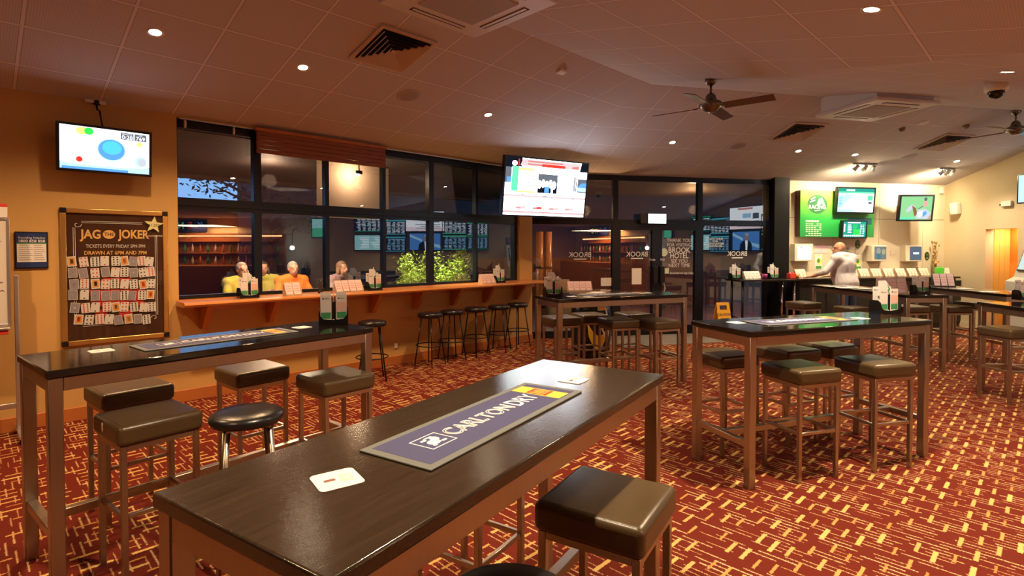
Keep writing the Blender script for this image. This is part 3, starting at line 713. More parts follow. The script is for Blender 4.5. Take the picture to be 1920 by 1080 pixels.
# pepper grinder glass on the ledge
p = lpos(601, 545, -0.12, LZ); bm = BM(); lathe(bm, [(0.001, 0), (0.03, 0), (0.032, 0.01), (0.018, 0.05), (0.026, 0.075), (0.03, 0.10), (0.016, 0.125), (0.018, 0.15), (0.008, 0.165), (0.001, 0.168)], 20)
tag(obj('pepper_grinder', bm, mat('dark_glass', (0.05, 0.045, 0.04), 0.08), loc=p), 'dark turned pepper grinder on the ledge by the window post', 'pepper grinder')

# ------------------------------------------------------------------ barrel table by the glass
t = thing('barrel_table', 'round topped table on a black beer barrel behind the door table', 'table', (1.18, 8.15, 0))
bm = BM(); lathe(bm, [(0, 0.925), (0.48, 0.925), (0.50, 0.932), (0.50, 0.948), (0.49, 0.955), (0, 0.955)], 40); obj('round_top', bm, TOP, t)
bm = BM(); lathe(bm, [(0.001, 0), (0.25, 0), (0.26, 0.03), (0.30, 0.30), (0.31, 0.46), (0.30, 0.62), (0.26, 0.89), (0.2, 0.925), (0.001, 0.925)], 36); obj('barrel', bm, BLKP, t)
bm = BM()
for z in (0.12, 0.25, 0.68, 0.80): lathe(bm, [(0.30 - abs(z - 0.46) * 0.085 + 0.004, z - 0.02), (0.312 - abs(z - 0.46) * 0.10, z - 0.02), (0.312 - abs(z - 0.46) * 0.10, z + 0.02), (0.30 - abs(z - 0.46) * 0.085 + 0.004, z + 0.02)], 36)
obj('hoops', bm, mat('hoop_black', (0.02, 0.02, 0.02), 0.4, 0.8), t)
def barrel_r(z): return 0.318 - 0.28 * (z - 0.46) ** 2
def wrap(bm, pts, mi, d=0.0):
    quad(bm, [((barrel_r(z) + 0.006 + d) * math.cos(a), (barrel_r(z) + 0.006 + d) * math.sin(a), z) for a, z in pts], mi)
bm = BM(); a0 = R(-72)
for k in range(10):                # broad yellow crescent, black swirl and white strokes
    s0, s1 = k / 10, (k + 1) / 10; f = lambda s: (a0 - 0.55 + 1.0 * s, 0.5 - 0.38 * math.sin(PI * (0.15 + 0.8 * s))); g = lambda s: (a0 - 0.62 + 1.1 * s, 0.62 - 0.28 * math.sin(PI * (0.1 + 0.8 * s)))
    wrap(bm, [f(s0), f(s1), g(s1), g(s0)], 0)
    f2 = lambda s: (a0 - 0.25 + 0.5 * s, 0.62 - 0.34 * s); wrap(bm, [(f2(s0)[0], f2(s0)[1]), (f2(s1)[0], f2(s1)[1]), (f2(s1)[0] + 0.07, f2(s1)[1] + 0.02), (f2(s0)[0] + 0.07, f2(s0)[1] + 0.02)], 1, 0.002)
    f3 = lambda s: (a0 + 0.25 + 0.12 * math.sin(PI * s), 0.14 + 0.6 * s); wrap(bm, [(f3(s0)[0], f3(s0)[1]), (f3(s0)[0] + 0.09, f3(s0)[1]), (f3(s1)[0] + 0.09, f3(s1)[1]), (f3(s1)[0], f3(s1)[1])], 1, 0.003)
wrap(bm, [(a0 - 0.15, 0.70), (a0 + 0.35, 0.70), (a0 + 0.35, 0.90), (a0 - 0.10, 0.90)], 0, 0.004)
for k in range(3): wrap(bm, [(a0 + k * 0.12, 0.74), (a0 + 0.05 + k * 0.12, 0.74), (a0 + 0.08 + k * 0.12, 0.87), (a0 + 0.03 + k * 0.12, 0.87)], 1, 0.006)
obj('yellow_artwork', bm, [mat('barrel_yellow', (0.85, 0.55, 0.05), 0.4), PAPER], t)
slip_stand(4, 'slip stand on the round barrel table', (1.02, 8.20, 0.955), R(8)); 
bm = BM(); box(bm, (0, 0, 0.085), (0.14, 0.012, 0.17), 0.002, 1, rot=(0.2, 0, 0)); bm2 = bm; tag(obj('notice_board', bm2, TANMDF, loc=(0.80, 8.30, 0.955)), 'plain tan board standing on the barrel table', 'board')
bm = BM(); box(bm, (0, 0, 0.001), (0.21, 0.15, 0.002)); tag(obj('paper_sheet', bm, PAPER, loc=(1.25, 7.98, 0.955), rot=(0, 0, 0.3)), 'white sheet lying on the barrel table', 'paper')

# ------------------------------------------------------------------ wall-mounted things
def wthing(name, label, cat, F, x, z, y=0.0, yaw=0.0, tilt=0.0, group=None):
    M = F.M @ Matrix.Translation((x, y, z)) @ Matrix.Rotation(yaw, 4, 'Z') @ Matrix.Rotation(tilt, 4, 'X')
    return thing(name, label, cat, M=M, group=group)
S = lambda n, c, e=1.0: glow('screen_' + n, c, e * 0.52)
SB = dict(white=S('white', (0.92, 0.96, 1.0), 2.6), pinkw=S('pinkwhite', (1.0, 0.80, 0.82), 2.2), black=S('black', (0.01, 0.012, 0.02), 1), navy=S('navy', (0.012, 0.02, 0.06), 1), red=S('red', (0.9, 0.05, 0.03), 1.3),
          lred=S('lightred', (1.0, 0.35, 0.32), 1.5), green=S('green', (0.02, 0.42, 0.16), 1.2), mint=S('mint', (0.15, 0.8, 0.45), 1.3), yel=S('yellow', (1.0, 0.72, 0.2), 1.5), cyan=S('cyan', (0.10, 0.62, 0.75), 1.4),
          sky=S('sky', (0.10, 0.32, 0.85), 1.6), lsky=S('lightsky', (0.42, 0.75, 1.0), 1.8), lgrey=S('lightgrey', (0.62, 0.64, 0.72), 1.3), grey=S('grey', (0.18, 0.20, 0.24), 1.0), skin=S('skin', (0.75, 0.45, 0.34), 1.0), brown=S('brown', (0.40, 0.17, 0.08), 1.0),
          teal=S('teal', (0.03, 0.42, 0.30), 1.2), turf=S('turf', (0.30, 0.68, 0.30), 1.3), aqua=S('aqua', (0.45, 0.88, 0.86), 1.7), lime=S('lime', (0.05, 0.85, 0.10), 1.3))
SBN = list(SB); SBM = [SB[k] for k in SBN]
def col(k): return SBN.index(k)
SBB = [glow('vivid_' + k, tuple(SB[k].node_tree.nodes['Emission'].inputs[0].default_value)[:3], SB[k].node_tree.nodes['Emission'].inputs[1].default_value * ({'white': 2.8, 'pinkw': 0.47, 'lgrey': 0.75, 'lred': 0.6}.get(k, 1.1))) for k in SBN]
def tv(t, w, h, items, depth=0.06, bez=0.022, extra_bottom=0.0, mats=None):
    """items in unit coordinates of the lit area, (kind, colour, ...)"""
    bm = BM(); e = extra_bottom
    box(bm, (0, depth / 2 - 0.012, -e / 2), (w + 2 * bez, depth, h + 2 * bez + e), 0.006, 2); d0 = -0.012
    for s in (-1, 1): box(bm, (s * (w / 2 + bez / 2), d0 - 0.004, 0), (bez, 0.010, h + 2 * bez), 0.002, 1)
    box(bm, (0, d0 - 0.004, h / 2 + bez / 2), (w, 0.010, bez), 0.002, 1); box(bm, (0, d0 - 0.004, -h / 2 - bez / 2 - e / 2), (w, 0.010, bez + e), 0.002, 1)
    obj('bezel', bm, mat('tv_black', (0.010, 0.010, 0.014), 0.22), t)
    X = lambda u: (u - 0.5) * w; Z = lambda v: (v - 0.5) * h
    out = []
    for it in items:
        k = it[0]; mi = col(it[1])
        if k == 'r': out.append(('r', mi, X(it[2]), Z(it[3]), X(it[4]), Z(it[5])))
        elif k == 'c': out.append(('c', mi, X(it[2]), Z(it[3]), it[4] * w, it[5] * h))
        else: out.append(('p', mi, [(X(a), Z(b)) for a, b in it[2]]))
    return art(t, 'screen', out, mats or SBM, d0 - 0.001, 0.0004)
def tvtext(t, s, w, h, u, v, size, c='white', **k): return text(s, size * h, SB[c], t, ((u - 0.5) * w, -0.0172, (v - 0.5) * h), WALLROT, **k)
def wall_bracket(t, y1, h=0.2): bm = BM(); box(bm, (0, y1 / 2 + 0.03, 0), (0.06, y1, 0.05)); box(bm, (0, y1 + 0.02, 0), (0.22, 0.012, h)); box(bm, (0, 0.05, 0), (0.25, 0.012, h)); obj('wall_bracket', bm, BLK, t)

# keno television on the tan wall
yo = -0.20
xa, za = LW.hit(105, 226, yo); xb, zb = LW.hit(286, 249, yo); xc, zc = LW.hit(103, 318, yo); xd, zd = LW.hit(283, 333, yo)
w_, h_ = (xb + xd - xa - xc) / 2 - 0.05, ((za - zc) + (zb - zd)) / 2 - 0.05
t = wthing('television', 'wall television showing blue and coloured balls above the poster', 'television', LW, (xa + xb + xc + xd) / 4, (za + zb + zc + zd) / 4, yo, 0, R(4))
it = [('r', 'white', 0, 0, 1, 1), ('r', 'lsky', 0, 0, 1, 0.17), ('r', 'sky', 0.02, 0, 0.75, 0.06), ('c', 'white', 0.5, 0.17, 0.5, 0.06), ('c', 'yel', 0.24, 0.93, 0.07, 0.09), ('c', 'lime', 0.31, 0.95, 0.05, 0.09), ('c', 'lsky', 0.56, 0.52, 0.165, 0.27), ('c', 'sky', 0.56, 0.52, 0.15, 0.245), ('c', 'cyan', 0.565, 0.57, 0.11, 0.16),
      ('c', 'pinkw', 0.215, 0.235, 0.06, 0.09), ('c', 'red', 0.205, 0.235, 0.035, 0.065), ('c', 'yel', 0.885, 0.72, 0.035, 0.06), ('c', 'lsky', 0.90, 0.29, 0.07, 0.13), ('c', 'lgrey', 0.915, 0.28, 0.05, 0.1), ('r', 'grey', 0.665, 0.80, 0.815, 0.965), ('r', 'grey', 0.825, 0.80, 0.965, 0.965), ('r', 'grey', 0.67, 0.81, 0.81, 0.90), ('r', 'grey', 0.83, 0.81, 0.96, 0.90), ('p', 'white', [(0, 0), (1, 0), (1, 0), (1, 1), (0.999, 1), (0.999, 0.001)])]
it = [i for i in it if i[0] != 'p']
it = [(i[0], i[1], min(1, max(0, i[2])), *i[3:]) for i in it]
it[4] = ('c', 'yel', 0.24, 0.90, 0.07, 0.09); it[5] = ('c', 'lime', 0.31, 0.905, 0.05, 0.085)
tv(t, w_, h_, it); tvtext(t, '0:28', w_, h_, 0.74, 0.855, 0.13); tvtext(t, '769', w_, h_, 0.895, 0.855, 0.13); tvtext(t, 'DRAW CLOSES', w_, h_, 0.74, 0.935, 0.03); tvtext(t, 'GAME', w_, h_, 0.895, 0.935, 0.03); wall_bracket(t, 0.12)
p = LW.w(LW.hit(180, 178)[0], -0.02, 2.96)
t = thing('power_cable', 'black cable running from the ceiling socket down to the wall television', 'cable')
tp = t_ = LW.w((xa + xb) / 2 - 0.02, yo + 0.03, (za + zb) / 2 - 0.02); bm = BM()
tube(bm, [p, p + Vector((0.02, -0.02, -0.07)), p.lerp(tp, 0.35) + Vector((0.03, -0.03, 0)), p.lerp(tp, 0.7), tp], 0.008, 6); obj('cord', bm, BLKP, t)
bm = BM(); box(bm, (0, 0, 0), (0.16, 0.03, 0.05), 0.005, 1, M=LW.M @ Matrix.Translation((LW.hit(178, 178)[0], -0.02, 2.975))); obj('socket', bm, WHITE, t); bm = BM(); box(bm, (0, 0, 0), (0.05, 0.05, 0.04), 0.006, 1, M=Matrix.Translation(p)); obj('plug', bm, BLKP, t)

# gold framed card poster
yo = -0.03
xa, za = LW.hit(110, 389, yo); xb, zb = LW.hit(314, 397, yo); xc, zc = LW.hit(118, 646, yo); xd, zd = LW.hit(318, 635, yo)
PX0, PX1, PZ0, PZ1 = (xa + xc) / 2, (xb + xd) / 2, (zc + zd) / 2, (za + zb) / 2
t = wthing('poster_frame', 'gold framed dark poster covered in playing cards on the tan wall', 'poster', LW, (PX0 + PX1) / 2, (PZ0 + PZ1) / 2, 0)
PW, PH_ = PX1 - PX0, PZ1 - PZ0
bm = BM(); fw = 0.045
for s in (-1, 1): box(bm, (s * (PW / 2 - fw / 2), -0.016, 0), (fw, 0.028, PH_ - 2 * fw), 0.006, 2); box(bm, (0, -0.016, s * (PH_ / 2 - fw / 2)), (PW - 2 * fw, 0.028, fw), 0.006, 2)
obj('frame', bm, GOLD, t)
bm = BM()
for a in (-1, 1):
    for b in (-1, 1): box(bm, (a * (PW / 2 - fw / 2), -0.016, b * (PH_ / 2 - fw / 2)), (fw + 0.004, 0.03, fw + 0.004), 0.004, 1)
obj('corner_caps', bm, BLKP, t)
PBK = tex2('poster_print', (0.045, 0.018, 0.010), (0.085, 0.035, 0.02), 2.0, 0.25); PGO = mat('poster_gold', (0.85, 0.50, 0.16), 0.5); PRD = mat('poster_red', (0.62, 0.03, 0.02), 0.5); PWH = mat('poster_white', (0.78, 0.74, 0.68), 0.5)
bm = BM(); box(bm, (0, -0.006, 0), (PW - 2 * fw + 0.01, 0.010, PH_ - 2 * fw + 0.01)); obj('poster_sheet', bm, PBK, t)
pcx, pcz = (PX0 + PX1) / 2, (PZ0 + PZ1) / 2
def zp(zx, zy):                    # from a place on the poster to its local x, z
    x, z = LW.hit(zx / 2.348, 380 + zy / 2.348, -0.012); return x - pcx, z - pcz
yl = -0.0125
bm = BM()
def pline(a, b, wd=0.006, mi=0):
    a, b = Vector(a), Vector(b); d = (b - a).normalized(); n = Vector((-d.y, d.x)) * wd / 2
    quad(bm, [(q.x, yl - 0.0002 * mi, q.y) for q in (a - n, b - n, b + n, a + n)], mi)
C1, C2, C3, C4 = zp(320, 80), zp(692, 92), zp(692, 515), zp(330, 552)
L_, R_, T_, B_ = (C1[0] + C4[0]) / 2, (C2[0] + C3[0]) / 2, C1[1], (C3[1] + C4[1]) / 2
for o_ in (0, 0.014): pline((L_ + o_, T_ - 0.06), (L_ + o_, B_ + 0.06), 0.004); pline((R_ - o_, T_ - 0.12), (R_ - o_, B_ + 0.06), 0.004); pline((L_ + 0.06, T_ - o_), (R_ - 0.12, T_ - o_), 0.004); pline((L_ + 0.06, B_ + o_), (R_ - 0.06, B_ + o_), 0.004)
for cx_, cz_, sx_, sz_ in ((L_, T_, 1, -1), (R_, B_, -1, 1), (L_, B_, 1, 1)):
    pts = [(cx_ + sx_ * (0.03 + (0.034 - 0.004 * k) * math.cos(k * 0.7)), cz_ + sz_ * (0.03 + (0.034 - 0.004 * k) * math.sin(k * 0.7))) for k in range(8)]
    for a, b in zip(pts, pts[1:]): pline(a, b, 0.005)
obj('border_print', bm, PWH, t)
a, b = zp(345, 140), zp(455, 140); text('JAG', 0.115, PGO, t, ((a[0] + b[0]) / 2, yl, a[1]), WALLROT, bold=0.03, sx=(b[0] - a[0]) / 0.235)
a, b = zp(508, 140), zp(668, 140); text('JOKER', 0.115, PGO, t, ((a[0] + b[0]) / 2, yl, a[1]), WALLROT, bold=0.03, sx=(b[0] - a[0]) / 0.40)
a = zp(480, 140); bm = BM(); quad(bm, [(p_[0], yl, p_[1]) for p_ in circle_pts(a[0], a[1], 0.048, 0.042)]); obj('title_badge', bm, PGO, t); text('THE', 0.042, PBK, t, (a[0], yl - 0.001, a[1]), WALLROT, bold=0.02)
a, b = zp(345, 192), zp(668, 190); text('TICKETS EVERY FRIDAY 5PM-7PM', 0.046, PWH, t, ((a[0] + b[0]) / 2, yl, a[1]), WALLROT, sx=(b[0] - a[0]) / 0.83)
a, b = zp(345, 222), zp(668, 220); text('DRAWN AT 6PM AND 7PM', 0.050, PGO, t, ((a[0] + b[0]) / 2, yl, a[1]), WALLROT, bold=0.015, sx=(b[0] - a[0]) / 0.70)
a = zp(675, 98); pts = []
for k in range(10): rr_ = 0.085 if k % 2 == 0 else 0.036; pts.append((a[0] + rr_ * math.sin(k * PI / 5 + 0.1), a[1] + rr_ * math.cos(k * PI / 5 + 0.1)))
bm = BM(); prism(bm, pts, 1, -0.036, -0.032); obj('paper_star', bm, mat('star_yellow', (0.72, 0.68, 0.34), 0.5), t); text('$1,250', 0.036, INK, t, (a[0], -0.037, a[1] - 0.005), WALLROT)
bm = BM(); 
for (a_, b_) in (((395, 345), (590, 355)), ((395, 385), (640, 450)), ((450, 330), (580, 342)), ((415, 470), (480, 500)), ((520, 470), (590, 505))):
    q, r_ = zp(*a_), zp(*b_); quad(bm, [(q[0], yl + 0.0008, q[1]), (r_[0], yl + 0.0008, q[1] - 0.01), (r_[0] - 0.02, yl + 0.0008, r_[1]), (q[0] + 0.015, yl + 0.0008, r_[1] + 0.015)])
obj('red_artwork', bm, PRD, t)
rows = [(260, [315, 368, 417, 460, 508, 547, 587, 623, 657]), (308, [320, 366, 418, 464, 507, 547, 588, 628, 663]), (358, [326, 371, 420, 464, 505, 548, 588, 630, 664]), (408, [321, 371, 419, 465, 506, 547, 580, 624, 662]), (462, [329, 377, 419, 470, 510, 547, 590, 632, 667]), (514, [346, 392, 438, 480, 520, 566, 606, 644])]
CWH = mat('card_face', (0.80, 0.76, 0.74), 0.4); CBK = mat('card_back', (0.34, 0.30, 0.36), 0.4); COR = mat('court_print', (0.80, 0.36, 0.10), 0.5)
backs = {6, 9, 10, 12, 15, 18, 27, 29, 30, 31, 33, 36, 49, 51}; n_ = 0
for zy, xs_ in rows:
    for i, zx in enumerate(xs_):
        a = zp(zx, zy + rnd.uniform(-3, 3) - i * 0.2); bm = BM(); cw, chh = 0.0365, 0.050; M = Matrix.Translation((a[0], -0.0165 - 0.001 * (n_ % 5), a[1])) @ Matrix.Rotation(rnd.uniform(-0.14, 0.14), 4, 'Y')
        back = n_ in backs; box(bm, (0, 0, 0), (2 * cw * 0.92, 0.0016, 2 * chh * 0.92), M=M)
        def cq(x0, z0, x1, z1, mi): quad(bm, [M @ Vector(p_) for p_ in ((x0, -0.0012, z0), (x1, -0.0012, z0), (x1, -0.0012, z1), (x0, -0.0012, z1))], mi)
        if back: cq(-0.030, -0.043, 0.030, 0.043, 1); cq(-0.006, -0.008, 0.006, 0.008, 0)
        else:
            kind = (n_ * 7) % 5; mi = 2 if n_ % 2 else 3
            if kind == 0: cq(-0.024, -0.036, 0.024, 0.036, 4); cq(-0.010, -0.02, 0.012, 0.022, mi)
            else:
                cl_ = (2, 3, 4, 5)[kind - 1]
                for zz in range(cl_ - 1 + 1):
                    for xx in ((-0.014, 0.014) if kind > 1 else (0,)):
                        z0 = -0.034 + zz * 0.068 / max(1, cl_ - 1); cq(xx - 0.0055, z0 - 0.006, xx + 0.0055, z0 + 0.006, mi)
                cq(-0.033, 0.034, -0.026, 0.044, mi)
        obj('playing_card', bm, [CWH, CBK, RED, INK, COR], t); n_ += 1
bm = BM(); box(bm, (0, -0.0275, 0), (PW - 2 * fw, 0.002, PH_ - 2 * fw)); obj('cover_glass', bm, CLEAR, t)

# blue helpline notice
xa, za = LW.hit(27, 434, -.01); xb, zb = LW.hit(91, 503, -.01)
t = wthing('wall_notice', 'small blue and white helpline notice beside the poster', 'notice', LW, (xa + xb) / 2, (za + zb) / 2)
w_, h_ = xb - xa, za - zb
bm = BM(); box(bm, (0, -0.008, 0), (w_, 0.016, h_), 0.003, 1); obj('frame', bm, mat('notice_edge', (0.01, 0.012, 0.03), 0.3), t)
art(t, 'printed_sheet', [('r', 0, -w_ * .46, -h_ * .46, w_ * .46, h_ * .46), ('r', 1, -w_ * .44, -h_ * .32, w_ * .44, h_ * .17)] + [('r', 2, -w_ * .38, h_ * (.12 - .055 * k), -w_ * .05 + w_ * .04 * (k % 3), h_ * (.135 - .055 * k)) for k in range(8)] + [('r', 2, w_ * .06, h_ * (.12 - .055 * k), w_ * (.30 + .03 * (k % 4)), h_ * (.135 - .055 * k)) for k in range(8)] + [('r', 3, -w_ * .46, h_ * .17, w_ * .46, h_ * .2)], [mat('notice_blue', (0.02, 0.045, 0.17), 0.4), PAPER, mat('notice_line', (0.35, 0.35, 0.4), 0.5), mat('notice_green', (0.10, 0.30, 0.14), 0.5)], -0.016)
text('Gambling Helpline', h_ * 0.075, PAPER, t, (0, -0.0178, h_ * .335), WALLROT); text('1800 858 858', h_ * 0.10, PAPER, t, (0, -0.0178, h_ * .245), WALLROT, bold=0.02)
xs_, zs_ = LW.hit(742, 648); bm = BM(); box(bm, (0, -0.006, 0), (0.05, 0.012, 0.07), 0.003, 1); t = wthing('wall_socket', 'tiny white wall socket low on the tan wall under the ledge', 'socket', LW, xs_, zs_); obj('plate', bm, WHITE, t)

# whiteboard on a wheeled stand, cut by the picture edge
xw, _ = LW.hit(33, 650, -0.22); xe, _ = LW.hit(19, 500, -0.25); zt = LW.hit(19, 409, -0.25)[1]; zb_ = LW.hit(19, 611, -0.25)[1]
t = wthing('whiteboard', 'whiteboard on an aluminium stand at the left picture edge', 'whiteboard', LW, xe - 0.62, 0)
bm = BM(); box(bm, (0, -0.25, (zt + zb_) / 2), (1.2, 0.012, zt - zb_ - 0.04)); obj('board', bm, mat('whiteboard_white', (0.72, 0.68, 0.64), 0.2), t)
bm = BM()
for s in (-1, 1): box(bm, (s * 0.61, -0.25, (zt + zb_) / 2), (0.022, 0.024, zt - zb_), 0.003, 1); box(bm, (0, -0.25, zt - 0.01 if s > 0 else zb_ + 0.01), (1.2, 0.024, 0.022), 0.003, 1)
obj('board_frame', bm, ALU, t)
bm = BM(); x2 = xw - (xe - 0.62)
for s in (-1, 1):
    box(bm, (s * x2, -0.20, 0.72), (0.03, 0.03, 1.30), 0.004, 1); box(bm, (s * x2, -0.26, 0.055), (0.03, 0.46, 0.03), 0.004, 1)
box(bm, (0, -0.20, 0.27), (2 * x2, 0.025, 0.045), 0.004, 1); obj('stand', bm, ALU, t)
bm = BM(); box(bm, (0, -0.29, zb_ - 0.015), (1.22, 0.09, 0.02), 0.004, 1); obj('tray', bm, ALU, t)
for s in (-1, 1):
    bm = BM()
    for yy in (-0.46, -0.06): cone(bm, (s * x2 - 0.012, yy, 0.022), (s * x2 + 0.012, yy, 0.022), 0.022, 0.022, 12)
    obj('castors', bm, BLKP, t)
bm = BM()
for k in range(9):
    z = zt - 0.10 - k * 0.085
    for j in range(rnd.randint(2, 4)):
        x = 0.33 + j * 0.07 + rnd.uniform(-.01, .01); pts = [(x + q * 0.012, -0.2572, z + rnd.uniform(-0.014, 0.014)) for q in range(4)]; tube(bm, pts, 0.0022, 4)
obj('pen_scribble', bm, INK, t)
tx = xe - 0.62
bm = BM(); box(bm, (0, 0, 0), (0.10, 0.05, 0.035), 0.006, 2); tag(obj('board_eraser', bm, RED, loc=LW.w(xe - 0.07, -0.30, zb_ - 0.045 - 0.0), rot=(0, 0, LW.a)), 'red eraser hanging under the whiteboard tray', 'eraser')
bm = BM(); box(bm, (0, 0, 0), (0.12, 0.03, 0.10), 0.004, 1, mi=0); box(bm, (0, 0, 0.05), (0.121, 0.031, 0.03), 0.004, 1, mi=1); tag(obj('marker_box', bm, [PAPER, RED], loc=LW.w(xe - 0.07, -0.25, zt + 0.051), rot=(0, 0, LW.a)), 'white and red box on top of the whiteboard', 'box')

# timber blind pelmet and clear-blind track over the window
xa, za = LW.hit(481, 262, -0.06); xb, zb = LW.hit(722, 300, -0.06)
t = wthing('timber_blind', 'rolled dark timber blind across the top of the window', 'blind', LW, (xa + xb) / 2, HEAD - 0.03 - 0.125, -0.055); w_ = xb - xa
bm = BM()
for k in range(5): box(bm, (0, -0.004 * (k % 2), 0.10 - k * 0.05), (w_, 0.03, 0.0485), 0.004, 1)
obj('slats', bm, wood_mat('blind_timber', (0.22, 0.055, 0.016), (0.34, 0.10, 0.03), 0.4), t); bm = BM(); box(bm, (0, -0.005, 0.14), (w_ + 0.03, 0.06, 0.035), 0.004, 1); obj('headrail', bm, SKIRT, t)
t = wthing('blind_track', 'thin silver track along the top of the window', 'track', LW, (WX0 + WX1) / 2, HEAD - 0.012, -0.012); bm = BM(); box(bm, (0, 0, 0), (WX1 - WX0 - 0.05, 0.016, 0.014)); obj('rail', bm, ALU, t)
for px in (346, 437):
    bm = BM(); x = LW.hit(px, 230)[0] - (WX0 + WX1) / 2; cone(bm, (x, -0.01, -0.015), (x, -0.01, -0.09), 0.012, 0.012, 10); obj('hook', bm, WHITE, t)

# ------------------------------------------------------------------ hanging television
t = thing('television', 'big tilted television hanging from the ceiling by the window end', 'television', M=Matrix.Translation((0.545, 8.68, 2.55)) @ Matrix.Rotation(R(31), 4, 'Z') @ Matrix.Rotation(R(8), 4, 'X'))
it = [('r', 'white', 0, 0, 1, 1), ('r', 'black', 0, 0.83, 0.185, 1), ('c', 'white', 0.10, 0.90, 0.03, 0.045), ('r', 'red', 0.14, 0.86, 0.155, 0.98), ('p', 'pinkw', [(0.165, 0.87), (0.88, 0.87), (0.91, 0.985), (0.19, 0.985)]), ('r', 'red', 0.42, 0.875, 0.71, 0.925), ('r', 'lred', 0.25, 0.89, 0.42, 0.915), ('r', 'lred', 0.25, 0.94, 0.68, 0.965), ('p', 'lred', [(0.80, 0.885), (0.88, 0.885), (0.895, 0.935), (0.80, 0.92)]), ('p', 'black', [(0.90, 0.84), (1, 0.84), (1, 1), (0.92, 1)]),
      ('r', 'grey', 0, 0.56, 0.07, 0.83), ('r', 'sky', 0.02, 0.56, 0.07, 0.66), ('r', 'mint', 0.075, 0.42, 0.15, 0.85), ('p', 'white', [(0.15, 0.41), (0.37, 0.38), (0.38, 0.83), (0.15, 0.85)]), ('r', 'yel', 0.15, 0.79, 0.33, 0.83), ('r', 'yel', 0.13, 0.40, 0.36, 0.43)]
for rr_ in range(6):
    for cc_ in range(4): it.append(('r', 'mint' if (rr_ + cc_) % 3 == 0 else 'lgrey', 0.165 + cc_ * 0.05, 0.46 + rr_ * 0.055, 0.195 + cc_ * 0.05, 0.475 + rr_ * 0.055))
it += [('r', 'grey', 0.385, 0.41, 0.625, 0.75), ('r', 'black', 0.39, 0.41, 0.62, 0.55)] + [('c', 'white', 0.405 + k * 0.045, 0.56 + 0.02 * (k % 2), 0.022, 0.075) for k in range(5)] + [('r', 'sky', 0.47, 0.42, 0.525, 0.53), ('r', 'white', 0.55, 0.42, 0.575, 0.52)]
it += [('r', 'lgrey', 0.83, 0.47, 0.86, 0.74), ('r', 'grey', 0.862, 0.47, 0.875, 0.72), ('r', 'grey', 0.885, 0.46, 1, 0.71), ('p', 'sky', [(0.89, 0.56), (0.93, 0.63), (1, 0.645), (1, 0.53), (0.89, 0.52)]), ('r', 'lsky', 0.89, 0.48, 1, 0.55), ('p', 'white', [(0.80, 0.76), (0.99, 0.72), (0.99, 0.78), (0.83, 0.82)])]
it += [('r', 'lgrey', 0, 0.335 - k * 0.035, 1, 0.338 - k * 0.035) for k in range(4)] + [('r', 'pinkw', 0.0, 0.32, 1, 0.36), ('r', 'pinkw', 0, 0.03, 1, 0.07), ('r', 'lred', 0, 0.055, 1, 0.065)] + [('r', 'pinkw', 0.14 + k * 0.2, 0.11, 0.26 + k * 0.2, 0.16) for k in range(4)] + [('r', 'lred', 0.15 + k * 0.2, 0.115, 0.20 + k * 0.2, 0.135) for k in range(4)] + [('r', 'red', 0.395, 0.12, 0.45, 0.155), ('r', 'grey', 0.20, 0.36, 0.22, 0.372), ('r', 'grey', 0.46, 0.345, 0.50, 0.357), ('r', 'grey', 0.83, 0.335, 0.85, 0.345)]
tv(t, 1.55, 0.87, it, depth=0.08, bez=0.024, mats=SBB)
for k, s_ in enumerate('400'): tvtext(t, s_, 1.55, 0.87, 0.665, 0.69 - k * 0.085, 0.085, 'grey')
tvtext(t, '9', 1.55, 0.87, 0.215, 0.93, 0.07, 'lred')
bm = BM(); box(bm, (0, 0.085, 0), (0.5, 0.03, 0.4)); obj('mount_plate', bm, BLK, t)
bm = BM(); Mi = t.matrix_world.inverted(); cone(bm, Mi @ Vector((0.545 - 0.04, 8.68 + 0.07, 2.52)), Mi @ LW.w(0.30, 0.0, 2.52), 0.03, 0.03, 12); box(bm, (0, 0, 0), (0.16, 0.02, 0.3), M=Mi @ LW.M @ Matrix.Translation((0.30, -0.012, 2.52))); obj('wall_arm', bm, BLK, t)

# ------------------------------------------------------------------ doors: lettering, papers, exit box, lock, wet floor sign
DWHT = mat('door_lettering', (0.85, 0.84, 0.80), 0.6, emit=(0.8, 0.8, 0.78), es=0.0)
def at_b(px, py, y=-0.004): x, z = BW.hit(px, py, y); return x, z
yg = 0.004
for parent, px, py in ((w2, 1088, 478), (d1, 1195, 477), (w3, 1383, 476)):
    x, z = at_b(px, py); text('BROOK', 0.128, DWHT, parent, (x, yg, z), WALLROT, mirror=True, sx=0.98)
    bm = BM(); quad(bm, [(x - 0.12, yg, z - 0.085), (x + 0.12, yg, z - 0.085), (x + 0.12, yg, z - 0.065), (x - 0.12, yg, z - 0.065)]); obj('lettering_underline', bm, DWHT, parent)
for s_, py, sz, bd in (('THANK YOU', 451, 0.096, 0.0), ('FOR VISITING', 459.5, 0.092, 0.0), ('BROOK', 469.5, 0.145, 0.012), ('HOTEL', 480, 0.135, 0.012), ('SEE YOU', 490, 0.098, 0), ('NEXT TIME', 498, 0.098, 0)):
    x, z = at_b(1274, py); text(s_, sz, DWHT, d2, (x, yg, z), WALLROT, bold=bd, sx=0.90)
x, z = at_b(1275, 512); text('download our app today', 0.062, DWHT, d2, (x + 0.04, yg, z), WALLROT, sx=0.8)
x, z = at_b(1222, 487); text('Push', 0.06, DWHT, d1, (x, yg - 0.036, z), WALLROT); x, z = at_b(1241, 487); text('Pull', 0.06, DWHT, d2, (x, yg - 0.036, z), WALLROT)
for i_, (s_, py) in enumerate((('FUNCTIONS', 448), ('AND', 452.5), ('RESTAURANT', 457), ('BOOKINGS', 461.5))): x, z = at_b(1342, py); text(s_, 0.055, DWHT, w3, (x, yg, z), WALLROT, mirror=True)
